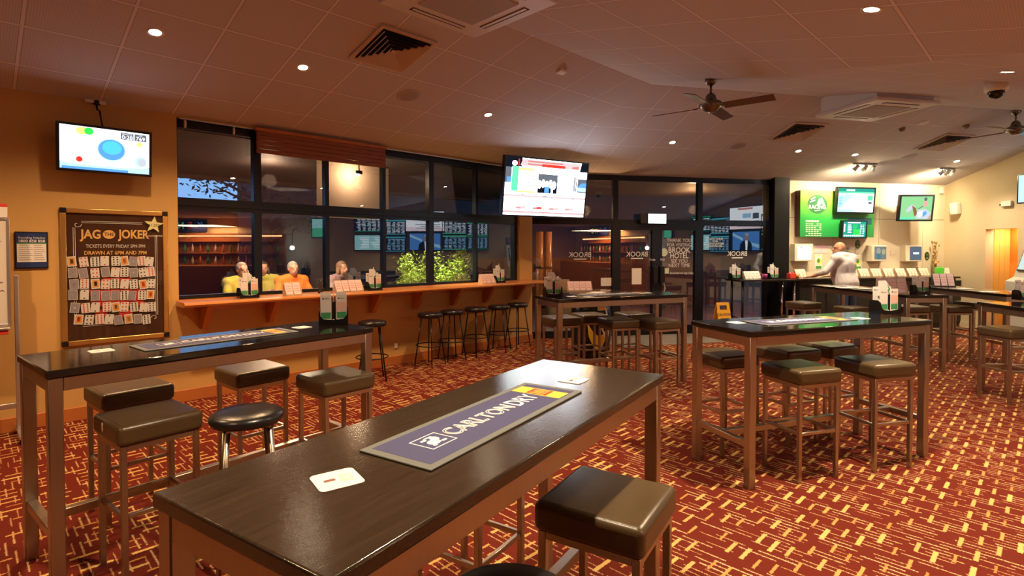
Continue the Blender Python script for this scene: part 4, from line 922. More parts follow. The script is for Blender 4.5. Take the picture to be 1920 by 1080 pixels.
x, z = at_b(1244, 473); bm = BM(); quad(bm, [(p_[0], yg - 0.03, p_[1]) for p_ in circle_pts(x, z, 0.075)]); obj('round_sticker', bm, mat('pale_sticker', (0.62, 0.72, 0.58), 0.5), d2)
x, z = at_b(1250, 508); bm = BM(); quad(bm, [(x - .05, yg, z - .05), (x + .05, yg, z - .05), (x + .05, yg, z + .05), (x - .05, yg, z + .05)]); obj('square_sticker', bm, mat('pale_sticker', (0.62, 0.72, 0.58), 0.5), d2)
for parent, a, b, lb in ((w2, (1127, 521), (1148, 536), 'white sheet'), (d1, (1185, 503), (1203, 533), 'tall white sheet')):
    x0, z1 = at_b(*a); x1, z0 = at_b(*b); bm = BM(); box(bm, ((x0 + x1) / 2, 0.003, (z0 + z1) / 2), (x1 - x0, 0.002, z1 - z0)); obj('paper_notice', bm, PAPER, parent, label=lb)
x, z = at_b(1231, 515); bm = BM(); box(bm, (x - 0.06, -0.06, z), (0.09, 0.06, 0.32), 0.01, 2); obj('door_lock', bm, BLK, d1); bm = BM(); box(bm, (x + 0.08, -0.06, z), (0.09, 0.06, 0.32), 0.01, 2); obj('door_lock', bm, BLK, d2)
x, z = at_b(1242, 540); bm = BM(); tube(bm, [(x - .02, -0.04, z + .12), (x - .02, -0.09, z + 0.10), (x + .01, -0.09, z), (x - .03, -0.09, z - 0.10), (x - .03, -0.04, z - 0.12)], 0.012, 8); obj('door_handle', bm, ALU, d1)
x0, z0 = BW.hit(1210, 418, -0.25); x1, z1 = BW.hit(1262, 401, -0.25)
t = wthing('exit_light', 'glowing white exit light box over the glass doors', 'exit light', BW, (x0 + x1) / 2, (z0 + z1) / 2, -0.12)
bm = BM(); box(bm, (-0.06, 0.02, 0), (0.50, 0.09, 0.19), 0.008, 2); obj('housing', bm, BLKP, t); art(t, 'lit_face', [('r', 0, -0.16, -0.085, 0.19, 0.085)], [glow('exit_face', (0.80, 1.0, 0.86), 3.0)], -0.026); bm = BM(); box(bm, (0, 0.09, 0.0), (0.06, 0.06, 0.06)); obj('arm', bm, BLKP, t)
def wet_sign(loc, rz, label):
    t = thing('wet_floor_sign', label, 'sign', loc, rz)
    for s in (-1, 1):
        bm = BM(); M = Matrix.Rotation(s * R(13), 4, 'X')
        M = Matrix.Translation((0, s * 0.145, 0)) @ M
        for a in ((0.0, -0.15, 0.05), (0.0, 0, 0)): pass
        for (cx_, cz_, w__, h__) in ((0, 0.27, 0.27, 0.46), (0, 0.605, 0.25, 0.05), (-0.10, 0.54, 0.055, 0.09), (0.10, 0.54, 0.055, 0.09), (-0.11, 0.02, 0.05, 0.05), (0.11, 0.02, 0.05, 0.05)): box(bm, (cx_, 0, cz_), (w__, 0.014, h__), 0.003, 1, M=M)
        if s < 0:
            for pts, mi in (([(-0.07, 0.12), (0.07, 0.12), (0.0, 0.27)], 1), ([(-0.035, 0.14), (0.035, 0.14), (0.0, 0.21)], 0), ([(-0.09, 0.32), (0.09, 0.32), (0.09, 0.345), (-0.09, 0.345)], 2)): quad(bm, [M @ Vector((p_[0], -0.0085 - 0.001 * (mi == 0), p_[1])) for p_ in pts], mi)
        obj('panel', bm, [YEL, RED, INK], t)
        if s < 0: text('CAUTION', 0.062, INK, t, M @ Vector((0, -0.009, 0.41)), (PI / 2 - R(13), 0, 0), bold=0.01); text('WET FLOOR', 0.04, INK, t, M @ Vector((0, -0.009, 0.085)), (PI / 2 - R(13), 0, 0), bold=0.01)
    return t
wet_sign((3.80, 9.85, 0.006), R(14), 'yellow wet floor sign standing before the glass')

# ------------------------------------------------------------------ racing wall
def rect_b(a, b, y):
    x0, z1 = BW.hit(*a, y); x1, z0 = BW.hit(*b, y); return (x0 + x1) / 2, (z0 + z1) / 2, x1 - x0, z1 - z0
gm = mat('racing_board_print', (0.1, 0.5, 0.1), 0.45); k = N(gm); X, Y, Z = k.xyz(k.obj()); rp = k.n('ShaderNodeValToRGB'); k.l(k.math('ADD', k.math('MULTIPLY', Z, 0.85), 0.5), rp.inputs[0])
e = rp.color_ramp.elements; e[0].color = (0.01, 0.22, 0.06, 1); e[1].color = (0.62, 0.74, 0.22, 1); x_ = e.new(0.42); x_.color = (0.02, 0.36, 0.06, 1); x_ = e.new(0.7); x_.color = (0.20, 0.60, 0.06, 1); k.l(rp.outputs[0], k.b.inputs['Base Color'])
cx_, cz_, w_, h_ = rect_b((1501, 356), (1638, 445), -0.16)
t = wthing('racing_board', 'green racing board behind the two screens on the cream wall', 'sign board', BW, cx_, cz_)
bm = BM(); box(bm, (0, -0.155, 0), (w_, 0.012, h_), 0.002, 1); obj('printed_front', bm, gm, t); bm = BM(); box(bm, (0, -0.085, 0), (w_ - 0.01, 0.128, h_ - 0.01)); obj('board_box', bm, mat('board_side', (0.10, 0.045, 0.03), 0.5), t)
cx2, cz2 = BW.hit(1533, 383, -0.165); dx, dz = cx2 - cx_, cz2 - cz_; DG = mat('logo_green', (0.02, 0.16, 0.06), 0.5)
items = [('c', 0, dx, dz, 0.225, 0.185), ('p', 1, [(dx - .02, dz - .02), (dx + .03, dz + .10), (dx + .10, dz + .13), (dx + .13, dz + .08), (dx + .17, dz - .0), (dx + .14, dz - .02), (dx + .10, dz + .03), (dx + .05, dz - .02)]), ('p', 1, [(dx - .16, dz + .10), (dx - .06, dz + .15), (dx - .04, dz + .13), (dx - .14, dz + .08)]), ('p', 1, [(dx - .18, dz + .05), (dx - .06, dz + .09), (dx - .05, dz + .07), (dx - .17, dz + .03)]), ('p', 1, [(dx - .06, dz - .135), (dx + .07, dz - .115), (dx + .06, dz - .105), (dx - .06, dz - .12)])]
tx0, tz0 = BW.hit(1511, 414, -0.165); tx0 -= cx_; tz0 -= cz_
items.append(('r', 2, tx0, tz0 - 0.02, tx0 + 0.30, tz0 + 0.012))
for r_ in range(7):
    for c_ in range(6):
        if (r_ * 5 + c_) % 11 != 3: items.append(('r', 2, tx0 + c_ * 0.062, tz0 - 0.065 - r_ * 0.038, tx0 + 0.045 + c_ * 0.062, tz0 - 0.05 - r_ * 0.038))
items.append(('r', 3, w_ * 0.14, -h_ * 0.22, w_ * 0.47, -h_ * 0.08))
bmats = [DG, PAPER, mat('board_text', (0.70, 0.85, 0.66), 0.5), mat('board_blue', (0.01, 0.10, 0.16), 0.4)]
art(t, 'oval_logo', items[:5], bmats, -0.1615); art(t, 'timetable_lettering', items[5:-1], bmats, -0.1615); art(t, 'blue_print', items[-1:], bmats, -0.1615)
text('RACING', 0.105, PAPER, t, (dx - 0.005, -0.1635, dz - 0.055), WALLROT, bold=0.03, sx=1.0)
def lines(c, u0, v0, u1, v1, n, seed, cols=1):
    r2 = random.Random(seed); o = []
    for i in range(n):
        v = v1 - (i + 0.5) * (v1 - v0) / n
        for q in range(cols):
            a = u0 + (u1 - u0) * q / cols; b = a + (u1 - u0) / cols * r2.uniform(0.45, 0.9); o.append(('r', c, a, v - 0.3 * (v1 - v0) / n, b, v + 0.12 * (v1 - v0) / n))
    return o
cx_, cz_, w_, h_ = rect_b((1568, 350), (1639, 401), -0.26)
t = wthing('television', 'large racing form screen on the green board', 'television', BW, cx_, cz_, -0.26, 0, R(5))
it = [('r', 'white', 0, 0, 1, 1), ('r', 'teal', 0, 0.87, 1, 1), ('r', 'mint', 0.0, 0.80, 1, 0.87), ('p', 'aqua', [(0, 0.1), (0.45, 0.75), (0.15, 0.75), (0, 0.6)]), ('r', 'aqua', 0, 0.0, 0.45, 0.12), ('r', 'mint', 0.82, 0.5, 0.97, 0.72), ('r', 'white', 0.22, 0.90, 0.45, 0.96), ('r', 'grey', 0.07, 0.77, 0.25, 0.79)] + lines('lgrey', 0.22, 0.18, 0.8, 0.7, 9, 3, 3) + lines('cyan', 0.03, 0.2, 0.18, 0.72, 8, 4) + [('r', 'grey', 0.85, 0.36, 0.95, 0.45)]
tv(t, w_ - 0.06, h_ - 0.06, it, bez=0.03); wall_bracket(t, 0.06)
cx_, cz_, w_, h_ = rect_b((1578, 413), (1624, 447), -0.24)
t = wthing('television', 'small green odds screen below the racing form screen', 'television', BW, cx_, cz_, -0.24, 0, R(3))
it = [('r', 'teal', 0, 0, 1, 1), ('r', 'white', 0.2, 0.9, 0.75, 0.97), ('r', 'pinkw', 0.03, 0.35, 0.09, 0.85), ('r', 'lime', 0.45, 0.1, 0.75, 0.5)] + lines('white', 0.2, 0.25, 0.4, 0.85, 6, 5) + lines('lime', 0.42, 0.5, 0.7, 0.85, 4, 6) + lines('white', 0.75, 0.2, 0.97, 0.85, 6, 7, 2) + [('r', 'white', 0.04 + q * 0.09, 0.05, 0.10 + q * 0.09, 0.13) for q in range(10)]
tv(t, w_ - 0.05, h_ - 0.05, it, bez=0.025); wall_bracket(t, 0.05)
x0, z0 = BW.hit(1717, 390, -0.40)
t = wthing('television', 'tilted television showing a galloping horse on the cream wall', 'television', BW, x0, z0, -0.40, R(-14), R(7))
it = [('r', 'turf', 0, 0, 1, 1), ('r', 'mint', 0.0, 0.0, 0.45, 0.1), ('p', 'lgrey', [(0.16, 0.36), (0.26, 0.56), (0.38, 0.66), (0.46, 0.55), (0.36, 0.42), (0.26, 0.32)]), ('p', 'brown', [(0.36, 0.62), (0.50, 0.48), (0.56, 0.2), (0.46, 0.15), (0.40, 0.42)]), ('p', 'lgrey', [(0.5, 0.05), (0.56, 0.42), (0.78, 0.48), (0.98, 0.30), (0.95, 0.02)]), ('p', 'sky', [(0.66, 0.24), (0.82, 0.38), (0.86, 0.25), (0.74, 0.12)]), ('p', 'white', [(0.55, 0.30), (0.70, 0.38), (0.72, 0.18), (0.60, 0.10)]), ('p', 'skin', [(0.88, 0.02), (0.99, 0.25), (0.99, 0.02)]), ('c', 'grey', 0.78, 0.88, 0.05, 0.08), ('p', 'lred', [(0.72, 0.55), (0.74, 0.80), (0.84, 0.80), (0.88, 0.60)]), ('p', 'grey', [(0.56, 0.48), (0.72, 0.60), (0.73, 0.57), (0.57, 0.45)])]
tv(t, 0.61, 0.46, it, bez=0.035); wall_bracket(t, 0.26)

# small things on the racing wall
def casing(a, b, label, cat, items, mats, dep=0.13, name='display_box'):
    cx_, cz_, w_, h_ = rect_b(a, b, -dep); t = wthing(name, label, cat, BW, cx_, cz_, -0.02); bm = BM(); box(bm, (0, -dep / 2, 0), (w_, dep, h_), 0.008, 2); obj('casing', bm, mat('casing_white', (0.72, 0.66, 0.52), 0.45), t)
    art(t, 'screen', [('r' if i[0] == 'r' else i[0], i[1], i[2] * w_, i[3] * h_, i[4] * w_, i[5] * h_) for i in items], mats, -dep - 0.0005); return t
casing((1489, 457), (1523, 490), 'white cased blank screen at the left of the racing wall', 'display', [('r', 0, -.36, -.40, .40, .40), ('r', 1, -.2, .3, -.1, .33)], [S('case_white', (0.86, 0.90, 1.0), 1.4), SB['grey']])
casing((1633, 460), (1661, 490), 'cased screen with a pale photo right of the man', 'display', [('r', 0, -.32, -.38, .46, .42), ('c', 1, -.05, .15, .14, .2), ('c', 2, .28, .1, .12, .18), ('r', 3, -.15, -.36, .08, -.02)], [S('case_photo', (0.28, 0.34, 0.30), 0.8), S('case_face', (0.6, 0.55, 0.45), 0.8), S('case_face2', (0.7, 0.6, 0.3), 0.8), S('case_suit', (0.12, 0.3, 0.4), 0.8)])
casing((1697, 460), (1727, 490), 'cased grey screen with white wording by the oval sticker', 'display', [('r', 0, -.26, -.42, .46, .42), ('r', 1, -.05, -.04, .3, .06)], [S('case_grey', (0.16, 0.20, 0.26), 0.9), SB['white']])
def flat(name, a, b, label, cat, items, mats, group=None):
    cx_, cz_, w_, h_ = rect_b(a, b, -0.02); t = wthing(name, label, cat, BW, cx_, cz_, -0.021, group=group); bm = BM(); box(bm, (0, -0.002, 0), (w_, 0.004, h_)); obj('sheet', bm, mats[0], t)
    if len(items): art(t, 'print', [(i[0], i[1], i[2] * w_, i[3] * h_, i[4] * w_, i[5] * h_) for i in items], mats, -0.0045)
    return t
LYE = mat('leaflet_yellow', (0.80, 0.80, 0.18), 0.6); LGR = mat('leaflet_green', (0.06, 0.30, 0.04), 0.6)
flat('leaflet', (1527, 459), (1552, 475), 'pink leaflets above the yellow poster left of the man', 'leaflet', [('r', 1, -.46, .2, .46, .46), ('r', 2, -.02, -.5, .0, .2)], [PINK, mat('leaflet_mauve', (0.72, 0.42, 0.50), 0.6), TANMDF])
pi_ = [('c', 1, 0.05, 0.02, 0.36, 0.24), ('r', 2, -.4, -.46, .4, -.28), ('c', 3, -.02, 0.05, 0.2, 0.14), ('r', 1, -.2, .36, .3, .42)]
flat('wall_poster', (1528, 476), (1541, 505), 'small yellow and green poster left of the man', 'poster', pi_, [PAPER, LYE, LGR, LGR]); flat('wall_poster', (1601, 477), (1615, 506), 'small yellow and green poster right of the man', 'poster', pi_, [PAPER, LYE, LGR, LGR])
flat('leaflet', (1577, 459), (1592, 486), 'white and green timetable sheet behind the man', 'leaflet', [('r', 1, -.3 + .25 * q, -.2 + .18 * r_, -.12 + .25 * q, -.06 + .18 * r_) for q in range(3) for r_ in range(3)], [PAPER, mat('leaflet_teal', (0.30, 0.50, 0.45), 0.6)])
flat('leaflet', (1603, 466), (1612, 476), 'small beige card under the dark oval sticker', 'leaflet', [('r', 1, -.3, .1, .3, .2)], [mat('beige_card', (0.72, 0.60, 0.45), 0.6), PAPER]); flat('leaflet', (1669, 470), (1680, 480), 'small beige card between the two cased screens', 'leaflet', [('r', 1, -.3, .1, .3, .2)], [mat('beige_card', (0.72, 0.60, 0.45), 0.6), PAPER])
flat('leaflet', (1497, 497), (1509, 503), 'white strip notice below the blank cased screen', 'leaflet', [('r', 1, -.4, -.1, .4, .1)], [PAPER, SB['grey'] if False else TANMDF]); flat('leaflet', (1713, 499), (1724, 504), 'white strip notice below the grey cased screen', 'leaflet', [('r', 1, -.4, -.1, .4, .1)], [PAPER, TANMDF])
for px, py, lb in ((1608, 458, 'dark green oval sticker under the odds screen'), (1738, 480, 'dark green oval sticker right of the grey cased screen')):
    x, z = BW.hit(px, py, -0.02); t = wthing('oval_sticker', lb, 'sticker', BW, x, z, -0.021); bm = BM(); prism(bm, circle_pts(0, 0, 0.062, 0.088), 1, -0.004, 0); obj('disc', bm, mat('oval_dark', (0.02, 0.06, 0.02), 0.35), t); art(t, 'print', [('r', 0, -0.03, 0.01, 0.03, 0.035), ('c', 1, 0, -0.045, 0.03, 0.018)], [mat('oval_text', (0.12, 0.28, 0.05), 0.5), mat('oval_light', (0.35, 0.32, 0.08), 0.5)], -0.0045)
x, z = BW.hit(1765, 357, -0.05); t = wthing('wall_sensor', 'white sensor high in the corner of the cream walls', 'sensor', BW, x, z, -0.02); bm = BM(); box(bm, (0, -0.03, 0), (0.07, 0.05, 0.14), 0.008, 2); obj('housing', bm, WHITE, t)
# counter along the wall
CZ = 1.03; CT = wood_mat('counter_laminate', (0.012, 0.008, 0.006), (0.03, 0.02, 0.014), 0.2)
x0, x1 = gx[1470] - 0.02, gx[1768] - 0.15
t = thing('betting_counter', 'long dark betting counter under the racing wall', 'counter', M=BW.M)
bm = BM(); bb(bm, x0, x1, -0.50, -0.022, CZ - 0.035, CZ, 0.004); obj('counter_top', bm, CT, t); bm = BM(); bb(bm, x0 + 0.02, x1 - 0.05, -0.44, -0.025, 0.0, CZ - 0.035); obj('counter_front', bm, mat('counter_black', (0.012, 0.010, 0.010), 0.5), t)
bm = BM()
for q in range(7): bb(bm, x0 + 0.05 + q * 0.56, x0 + 0.56 + q * 0.56, -0.447, -0.438, 0.10, CZ - 0.08, 0.004)
obj('front_panels', bm, mat('counter_panel', (0.018, 0.015, 0.014), 0.4), t)
n_ = 0
for px in (1503, 1512.5, 1600, 1622, 1645, 1668, 1691, 1713, 1735):
    if px == 1512.5: continue
    x, _ = BW.hit(px + 3, 510, -0.2); slip_stand(3, 'slip stand in the long counter row' if False else ['slip stand by the amber glass on the counter', 'slip stand right beside the man on the counter', 'slip stand under the yellow poster right of the man', 'slip stand under the pale photo screen', 'slip stand under the card between the cased screens', 'slip stand below the left side of the grey cased screen', 'slip stand below the right side of the grey cased screen', 'slip stand under the oval sticker near the wall corner'][n_], BW.w(x, -0.13, CZ), BW.a, wslip=0.07, hh=0.16, slipm=mat('pale_slip', (0.86, 0.70, 0.60), 0.6), group='slip stands along the betting counter'); n_ += 1
slip_stand(3, 'slip stand angled in the far corner of the counter', BW.w(BW.hit(1771, 510, -0.3)[0] - 0.06, -0.32, CZ), BW.a - R(25), wslip=0.07, hh=0.17, slipm=mat('pale_slip', (0.86, 0.70, 0.60), 0.6), group='slip stands along the betting counter')
x, _ = BW.hit(1480, 515, -0.3); bm = BM(); box(bm, (0, 0, 0.05), (0.13, 0.10, 0.10), 0.006, 1); box(bm, (0.03, 0, 0.105), (0.06, 0.02, 0.03), 0.004, 1); tag(obj('red_holder', bm, RED, loc=BW.w(x, -0.35, CZ), rot=(0, 0, BW.a)), 'red card holder at the left end of the counter', 'holder')
x, _ = BW.hit(1493, 517, -0.35); t = thing('amber_glass', 'small glass of amber drink on the counter', 'glass', BW.w(x, -0.38, CZ)); bm = BM(); lathe(bm, [(0.001, 0.004), (0.028, 0.004), (0.032, 0.075), (0.001, 0.075)], 18); obj('drink', bm, mat('amber_drink', (0.75, 0.34, 0.05), 0.1), t); bm = BM(); lathe(bm, [(0.001, 0), (0.031, 0), (0.037, 0.10), (0.034, 0.10), (0.029, 0.003), (0.001, 0.003)], 18); obj('tumbler', bm, CLEAR, t)
x, _ = BW.hit(1757, 505, -0.25); bm = BM(); box(bm, (0, 0, 0.10), (0.15, 0.09, 0.16), 0.006, 1); box(bm, (0, 0, 0.01), (0.17, 0.11, 0.02)); tag(obj('green_box', bm, mat('bright_green', (0.10, 0.75, 0.06), 0.45), loc=BW.w(x, -0.30, CZ), rot=(0, 0, BW.a)), 'bright green box in the corner of the counter', 'box')
x, _ = BW.hit(1766, 500, -0.2); bm = BM(); box(bm, (0, 0, 0.09), (0.10, 0.10, 0.18), 0.006, 1); tag(obj('black_speaker', bm, BLKP, loc=BW.w(x, -0.12, CZ), rot=(0, 0, BW.a)), 'small black box behind the bright green box', 'box')
x, _ = BW.hit(1761, 470, -0.2); t = thing('dried_arrangement', 'tall dried flower arrangement in the wall corner', 'flowers', BW.w(x - 0.02, -0.13, CZ + 0.0)); bm = BM(); lathe(bm, [(0.001, 0), (0.035, 0), (0.045, 0.10), (0.03, 0.2), (0.035, 0.24), (0.001, 0.24)], 18); obj('vase', bm, mat('vase_brown', (0.35, 0.20, 0.10), 0.35), t)
bm = BM()
for q in range(26):
    a = rnd.uniform(0, 2 * PI); hh = rnd.uniform(0.3, 0.72); r_ = rnd.uniform(0.01, 0.08); e_ = Vector((r_ * math.cos(a), r_ * math.sin(a) * 0.7, hh)); tube(bm, [(0, 0, 0.22), e_ * 0.6 + Vector((0, 0, 0.05)), e_], 0.003, 4); ball(bm, e_, (0.018, 0.018, 0.028), seg=6)
obj('dried_stems', bm, tex2('dried_stems', (0.30, 0.22, 0.10), (0.55, 0.36, 0.16), 20), t); bm = BM(); ball(bm, (-0.02, -0.05, 0.27), 0.03, seg=10); ball(bm, (0.03, -0.05, 0.30), 0.022, seg=10); obj('orange_blooms', bm, mat('bloom', (0.80, 0.35, 0.12), 0.6), t)

# narrow high table before the glass, at the column
t = thing('wall_table', 'narrow dark high table with chrome legs beside the black column', 'table', M=BW.M @ Matrix.Translation(((gx[1443] + gx[1470]) / 2 - 0.62, -0.42, 0)))
HX = 0.64
bm = BM(); box(bm, (0, 0, CZ - 0.015), (2 * HX, 0.46, 0.03), 0.004, 1); obj('tabletop', bm, CT, t)
CHR = mat('chrome', (0.75, 0.72, 0.68), 0.12, 1.0)
for sx, sy in ((1, -1), (1, 1), (-1, -1), (-1, 1)):
    bm = BM(); cone(bm, (sx * (HX - 0.1), sy * 0.16, CZ - 0.03), (sx * (HX - 0.1), sy * 0.16, 0), 0.022, 0.022, 14); obj('leg', bm, CHR if sx > 0 else BLK, t)
bm = BM()
for sx in (-1, 1): cone(bm, (sx * (HX - 0.1), -0.16, 0.33), (sx * (HX - 0.1), 0.16, 0.33), 0.014, 0.014, 10)
obj('foot_rail', bm, CHR, t)
def wtp(px, y=-0.42): x, _ = BW.hit(px, 510, y); return BW.w(x, y, CZ)
slip_stand(4, 'white slip stand on the narrow table by the column', wtp(1410, -0.45), BW.a, body=WHITE, wslip=0.075, slipm=PAPER)
c = caddy(0, 0, CZ, BW.a, 'menu caddy left of the white slip stand by the glass', pos=wtp(1378, -0.40)); extras(c, napkin=True); c = caddy(0, 0, CZ, BW.a, 'menu caddy against the black column', pos=wtp(1449, -0.45)); extras(c, napkin=True)
bm = BM(); lathe(bm, [(0.001, 0), (0.035, 0), (0.048, 0.10), (0.044, 0.10), (0.032, 0.006), (0.001, 0.006)], 18); tag(obj('purple_cup', bm, mat('purple_plastic', (0.28, 0.02, 0.16), 0.35), loc=wtp(1434, -0.55)), 'purple cup between slip stand and caddy by the column', 'cup')
# papers and stands on the back tables
slip_stand(3, 'tan slip stand behind the tall menu caddy', (5.05, 7.25, 1.0), R(-10), wslip=0.11, hh=0.20, slipm=mat('mauve_slip', (0.72, 0.58, 0.62), 0.6))
slip_stand(3, 'black slip stand with three pink pockets near the alcove', (6.76, 8.55, 1.0), R(-12), body=BLKP, wslip=0.09, hh=0.2)
for i, (x, y, rz) in enumerate(((5.05, 8.6, 0.3), (5.22, 8.35, 1.1), (5.0, 8.2, 0.1), (5.2, 8.05, 0.7))): bm = BM(); box(bm, (0, 0, 0.001 + 0.002 * i), (0.21, 0.15, 0.002)); tag(obj('paper_sheet', bm, PAPER, loc=(x, y, 1.0), rot=(0, 0, rz)), 'loose white sheet on the table before the man', 'paper', 'loose sheets before the man')
for i, (x, y, rz) in enumerate(((6.62, 7.55, 0.4), (6.85, 7.4, 1.0), (6.7, 8.1, 0.2))): bm = BM(); box(bm, (0, 0, 0.001 + 0.002 * i), (0.21, 0.15, 0.002)); tag(obj('paper_sheet', bm, PAPER, loc=(x, y, 1.0), rot=(0, 0, rz)), 'loose white sheet on the table near the alcove', 'paper', 'loose sheets near the alcove')
# kiosk
kx = RW.hit(1897, 500, -0.4)[0]
t = thing('betting_kiosk', 'pale self service kiosk with a screen at the right picture edge', 'kiosk', M=RW.M @ Matrix.Translation((kx + 0.33, -0.30, 0)) @ Matrix.Rotation(R(-20), 4, 'Z'))
KW = 0.62; kz0 = 1.0
bm = BM(); prism(bm, [(-0.28, 0), (0.25, 0), (0.25, 1.72), (0.02, 1.72), (-0.16, 1.10), (-0.28, 1.02)], 0, -KW / 2, KW / 2); obj('cabinet', bm, mat('kiosk_grey', (0.60, 0.58, 0.52), 0.4), t)
bm = BM(); box(bm, (0, 0.05, 1.84), (KW, 0.08, 0.24), 0.01, 1); obj('header', bm, mat('kiosk_blue', (0.02, 0.10, 0.30), 0.4), t)
art(t, 'header_print', [('r', 0, -.25, 1.80, .25, 1.92), ('r', 1, -.2, 1.84, .2, 1.87), ('r', 1, -.15, 1.75, .15, 1.78)], [RED, PAPER], 0.009)
Mk = Matrix.Translation((0, -0.075, 1.41)) @ Matrix.Rotation(R(-16), 4, 'X'); bm = BM(); box(bm, (0, -0.01, 0), (0.50, 0.03, 0.44), 0.01, 1, M=Mk); obj('screen_bezel', bm, BLKP, t)
bm = BM()
for (a, b, c_, d_, mi) in ((-.22, -.19, .22, .19, 0), (-.15, .05, .12, .07, 1), (-.15, -.02, .05, 0.0, 1)): quad(bm, [Mk @ Vector((a, -0.026 - .001 * mi, b)), Mk @ Vector((c_, -0.026 - .001 * mi, b)), Mk @ Vector((c_, -0.026 - .001 * mi, d_)), Mk @ Vector((a, -0.026 - .001 * mi, d_))], mi)
obj('screen', bm, [S('kiosk', (0.75, 0.92, 0.85), 1.0), SB['lgrey']], t)
# right wall fittings
x, z = RW.hit(1799, 391); t = wthing('wall_speaker', 'small white speaker on the cream right wall', 'speaker', RW, x, z); bm = BM(); box(bm, (0, -0.09, 0), (0.15, 0.13, 0.24), 0.02, 3, rot=(R(8), 0, R(12))); obj('cabinet', bm, WHITE, t); bm = BM(); box(bm, (0, -0.02, 0), (0.05, 0.04, 0.08)); obj('bracket', bm, BLKP, t)
x, z = RW.hit(1891, 382); t = wthing('emergency_light', 'small white emergency light box above the alcove', 'light fitting', RW, x, z); bm = BM(); box(bm, (0, -0.03, 0), (0.20, 0.06, 0.10), 0.008, 1); obj('housing', bm, WHITE, t); bm = BM(); cone(bm, (-0.11, -0.03, -0.01), (-0.135, -0.03, -0.015), 0.02, 0.02, 10); obj('lamp', bm, BLKP, t)
tvs = [('partial', 1938, 355, -0.12, 0.85, 0.50, 'aqua', 'television on the cream right wall cut by the picture edge')]
x, z = RW.hit(1909, 355, -0.10); t = wthing('television', 'television on the cream right wall cut by the picture edge', 'television', RW, x + 0.42, z, -0.10); tv(t, 0.80, 0.48, [('r', 'aqua', 0, 0, 1, 1), ('r', 'lsky', 0, 0, 1, 0.3)] + lines('white', 0.2, 0.2, 0.9, 0.9, 7, 9, 2)); wall_bracket(t, 0.04)
def odds(t, w_, h_, a, seed):
    it = [('r', 'navy', 0, 0, 1, 1), ('r', a, 0, 0.9, 1, 1), ('r', a, 0, 0.0, 1, 0.05)] + lines('lsky' if seed % 2 else 'white', 0.03, 0.08, 0.97, 0.88, 8, seed, 5) + lines('mint', 0.45, 0.4, 0.6, 0.6, 3, seed + 30); tv(t, w_, h_, it)
for i, (s_, zc, w_, h_, kind, lb) in enumerate(((7.25, 2.42, 0.95, 0.5, 'green', 'upper'), (7.25, 1.80, 0.95, 0.5, 'aqua', 'lower'), (6.40, 2.32, 0.85, 0.5, 'cyan', ''), (6.40, 1.75, 0.85, 0.5, 'cyan', ''), (5.30, 2.52, 1.3, 0.66, 'white', ''), (5.30, 1.83, 1.05, 0.56, 'man', ''), (4.30, 2.34, 0.8, 0.48, 'mint', ''), (4.30, 1.80, 0.8, 0.48, 'mint', ''), (3.52, 2.26, 0.7, 0.44, 'mint', ''), (3.52, 1.80, 0.7, 0.44, 'green', ''))):
    t = wthing('television', ['racing table screen, upper of the pair farthest from the corner', 'pale aqua screen, lower of the pair farthest from the corner', 'odds screen above another, left of the big news screen', 'odds screen under another, left of the news presenter', 'large white results screen reflected in the windows', 'news presenter screen reflected in the doors', 'green edged odds screen above another, right of the presenter', 'green edged odds screen under another, right of the presenter', 'narrow odds screen, upper of the pair nearest the kiosk', 'narrow odds screen, lower of the pair nearest the kiosk'][i], 'television', RW, s_, zc, -0.10, group='screens on the betting wall')
    if kind == 'white': tv(t, w_, h_, [('r', 'white', 0, 0, 1, 1), ('r', 'lred', 0.3, 0.88, 0.75, 0.97), ('r', 'pinkw', 0, 0, 1, 0.2), ('r', 'grey', 0.12, 0.45, 0.3, 0.7), ('r', 'lsky', 0.35, 0.5, 0.6, 0.7)] + lines('lgrey', 0.1, 0.1, 0.8, 0.4, 3, 2, 2))
    elif kind == 'man': tv(t, w_, h_, [('r', 'sky', 0, 0, 1, 1), ('p', 'lsky', [(0, 0.1), (0.4, 0.3), (0.4, 0.45), (0, 0.3)]), ('p', 'lsky', [(0.6, 0.5), (1, 0.8), (1, 0.95), (0.6, 0.65)]), ('p', 'black', [(0.26, 0), (0.28, 0.35), (0.38, 0.52), (0.58, 0.52), (0.70, 0.35), (0.73, 0)]), ('p', 'white', [(0.44, 0.0), (0.42, 0.52), (0.52, 0.52), (0.50, 0.0)]), ('c', 'skin', 0.46, 0.70, 0.075, 0.19), ('c', 'lgrey', 0.46, 0.84, 0.075, 0.08)])
    elif kind == 'aqua': tv(t, w_, h_, [('r', 'aqua', 0, 0, 1, 1)] + lines('white', 0.05, 0.1, 0.9, 0.9, 7, 8, 2))
    else: odds(t, w_, h_, kind, 20 + i)

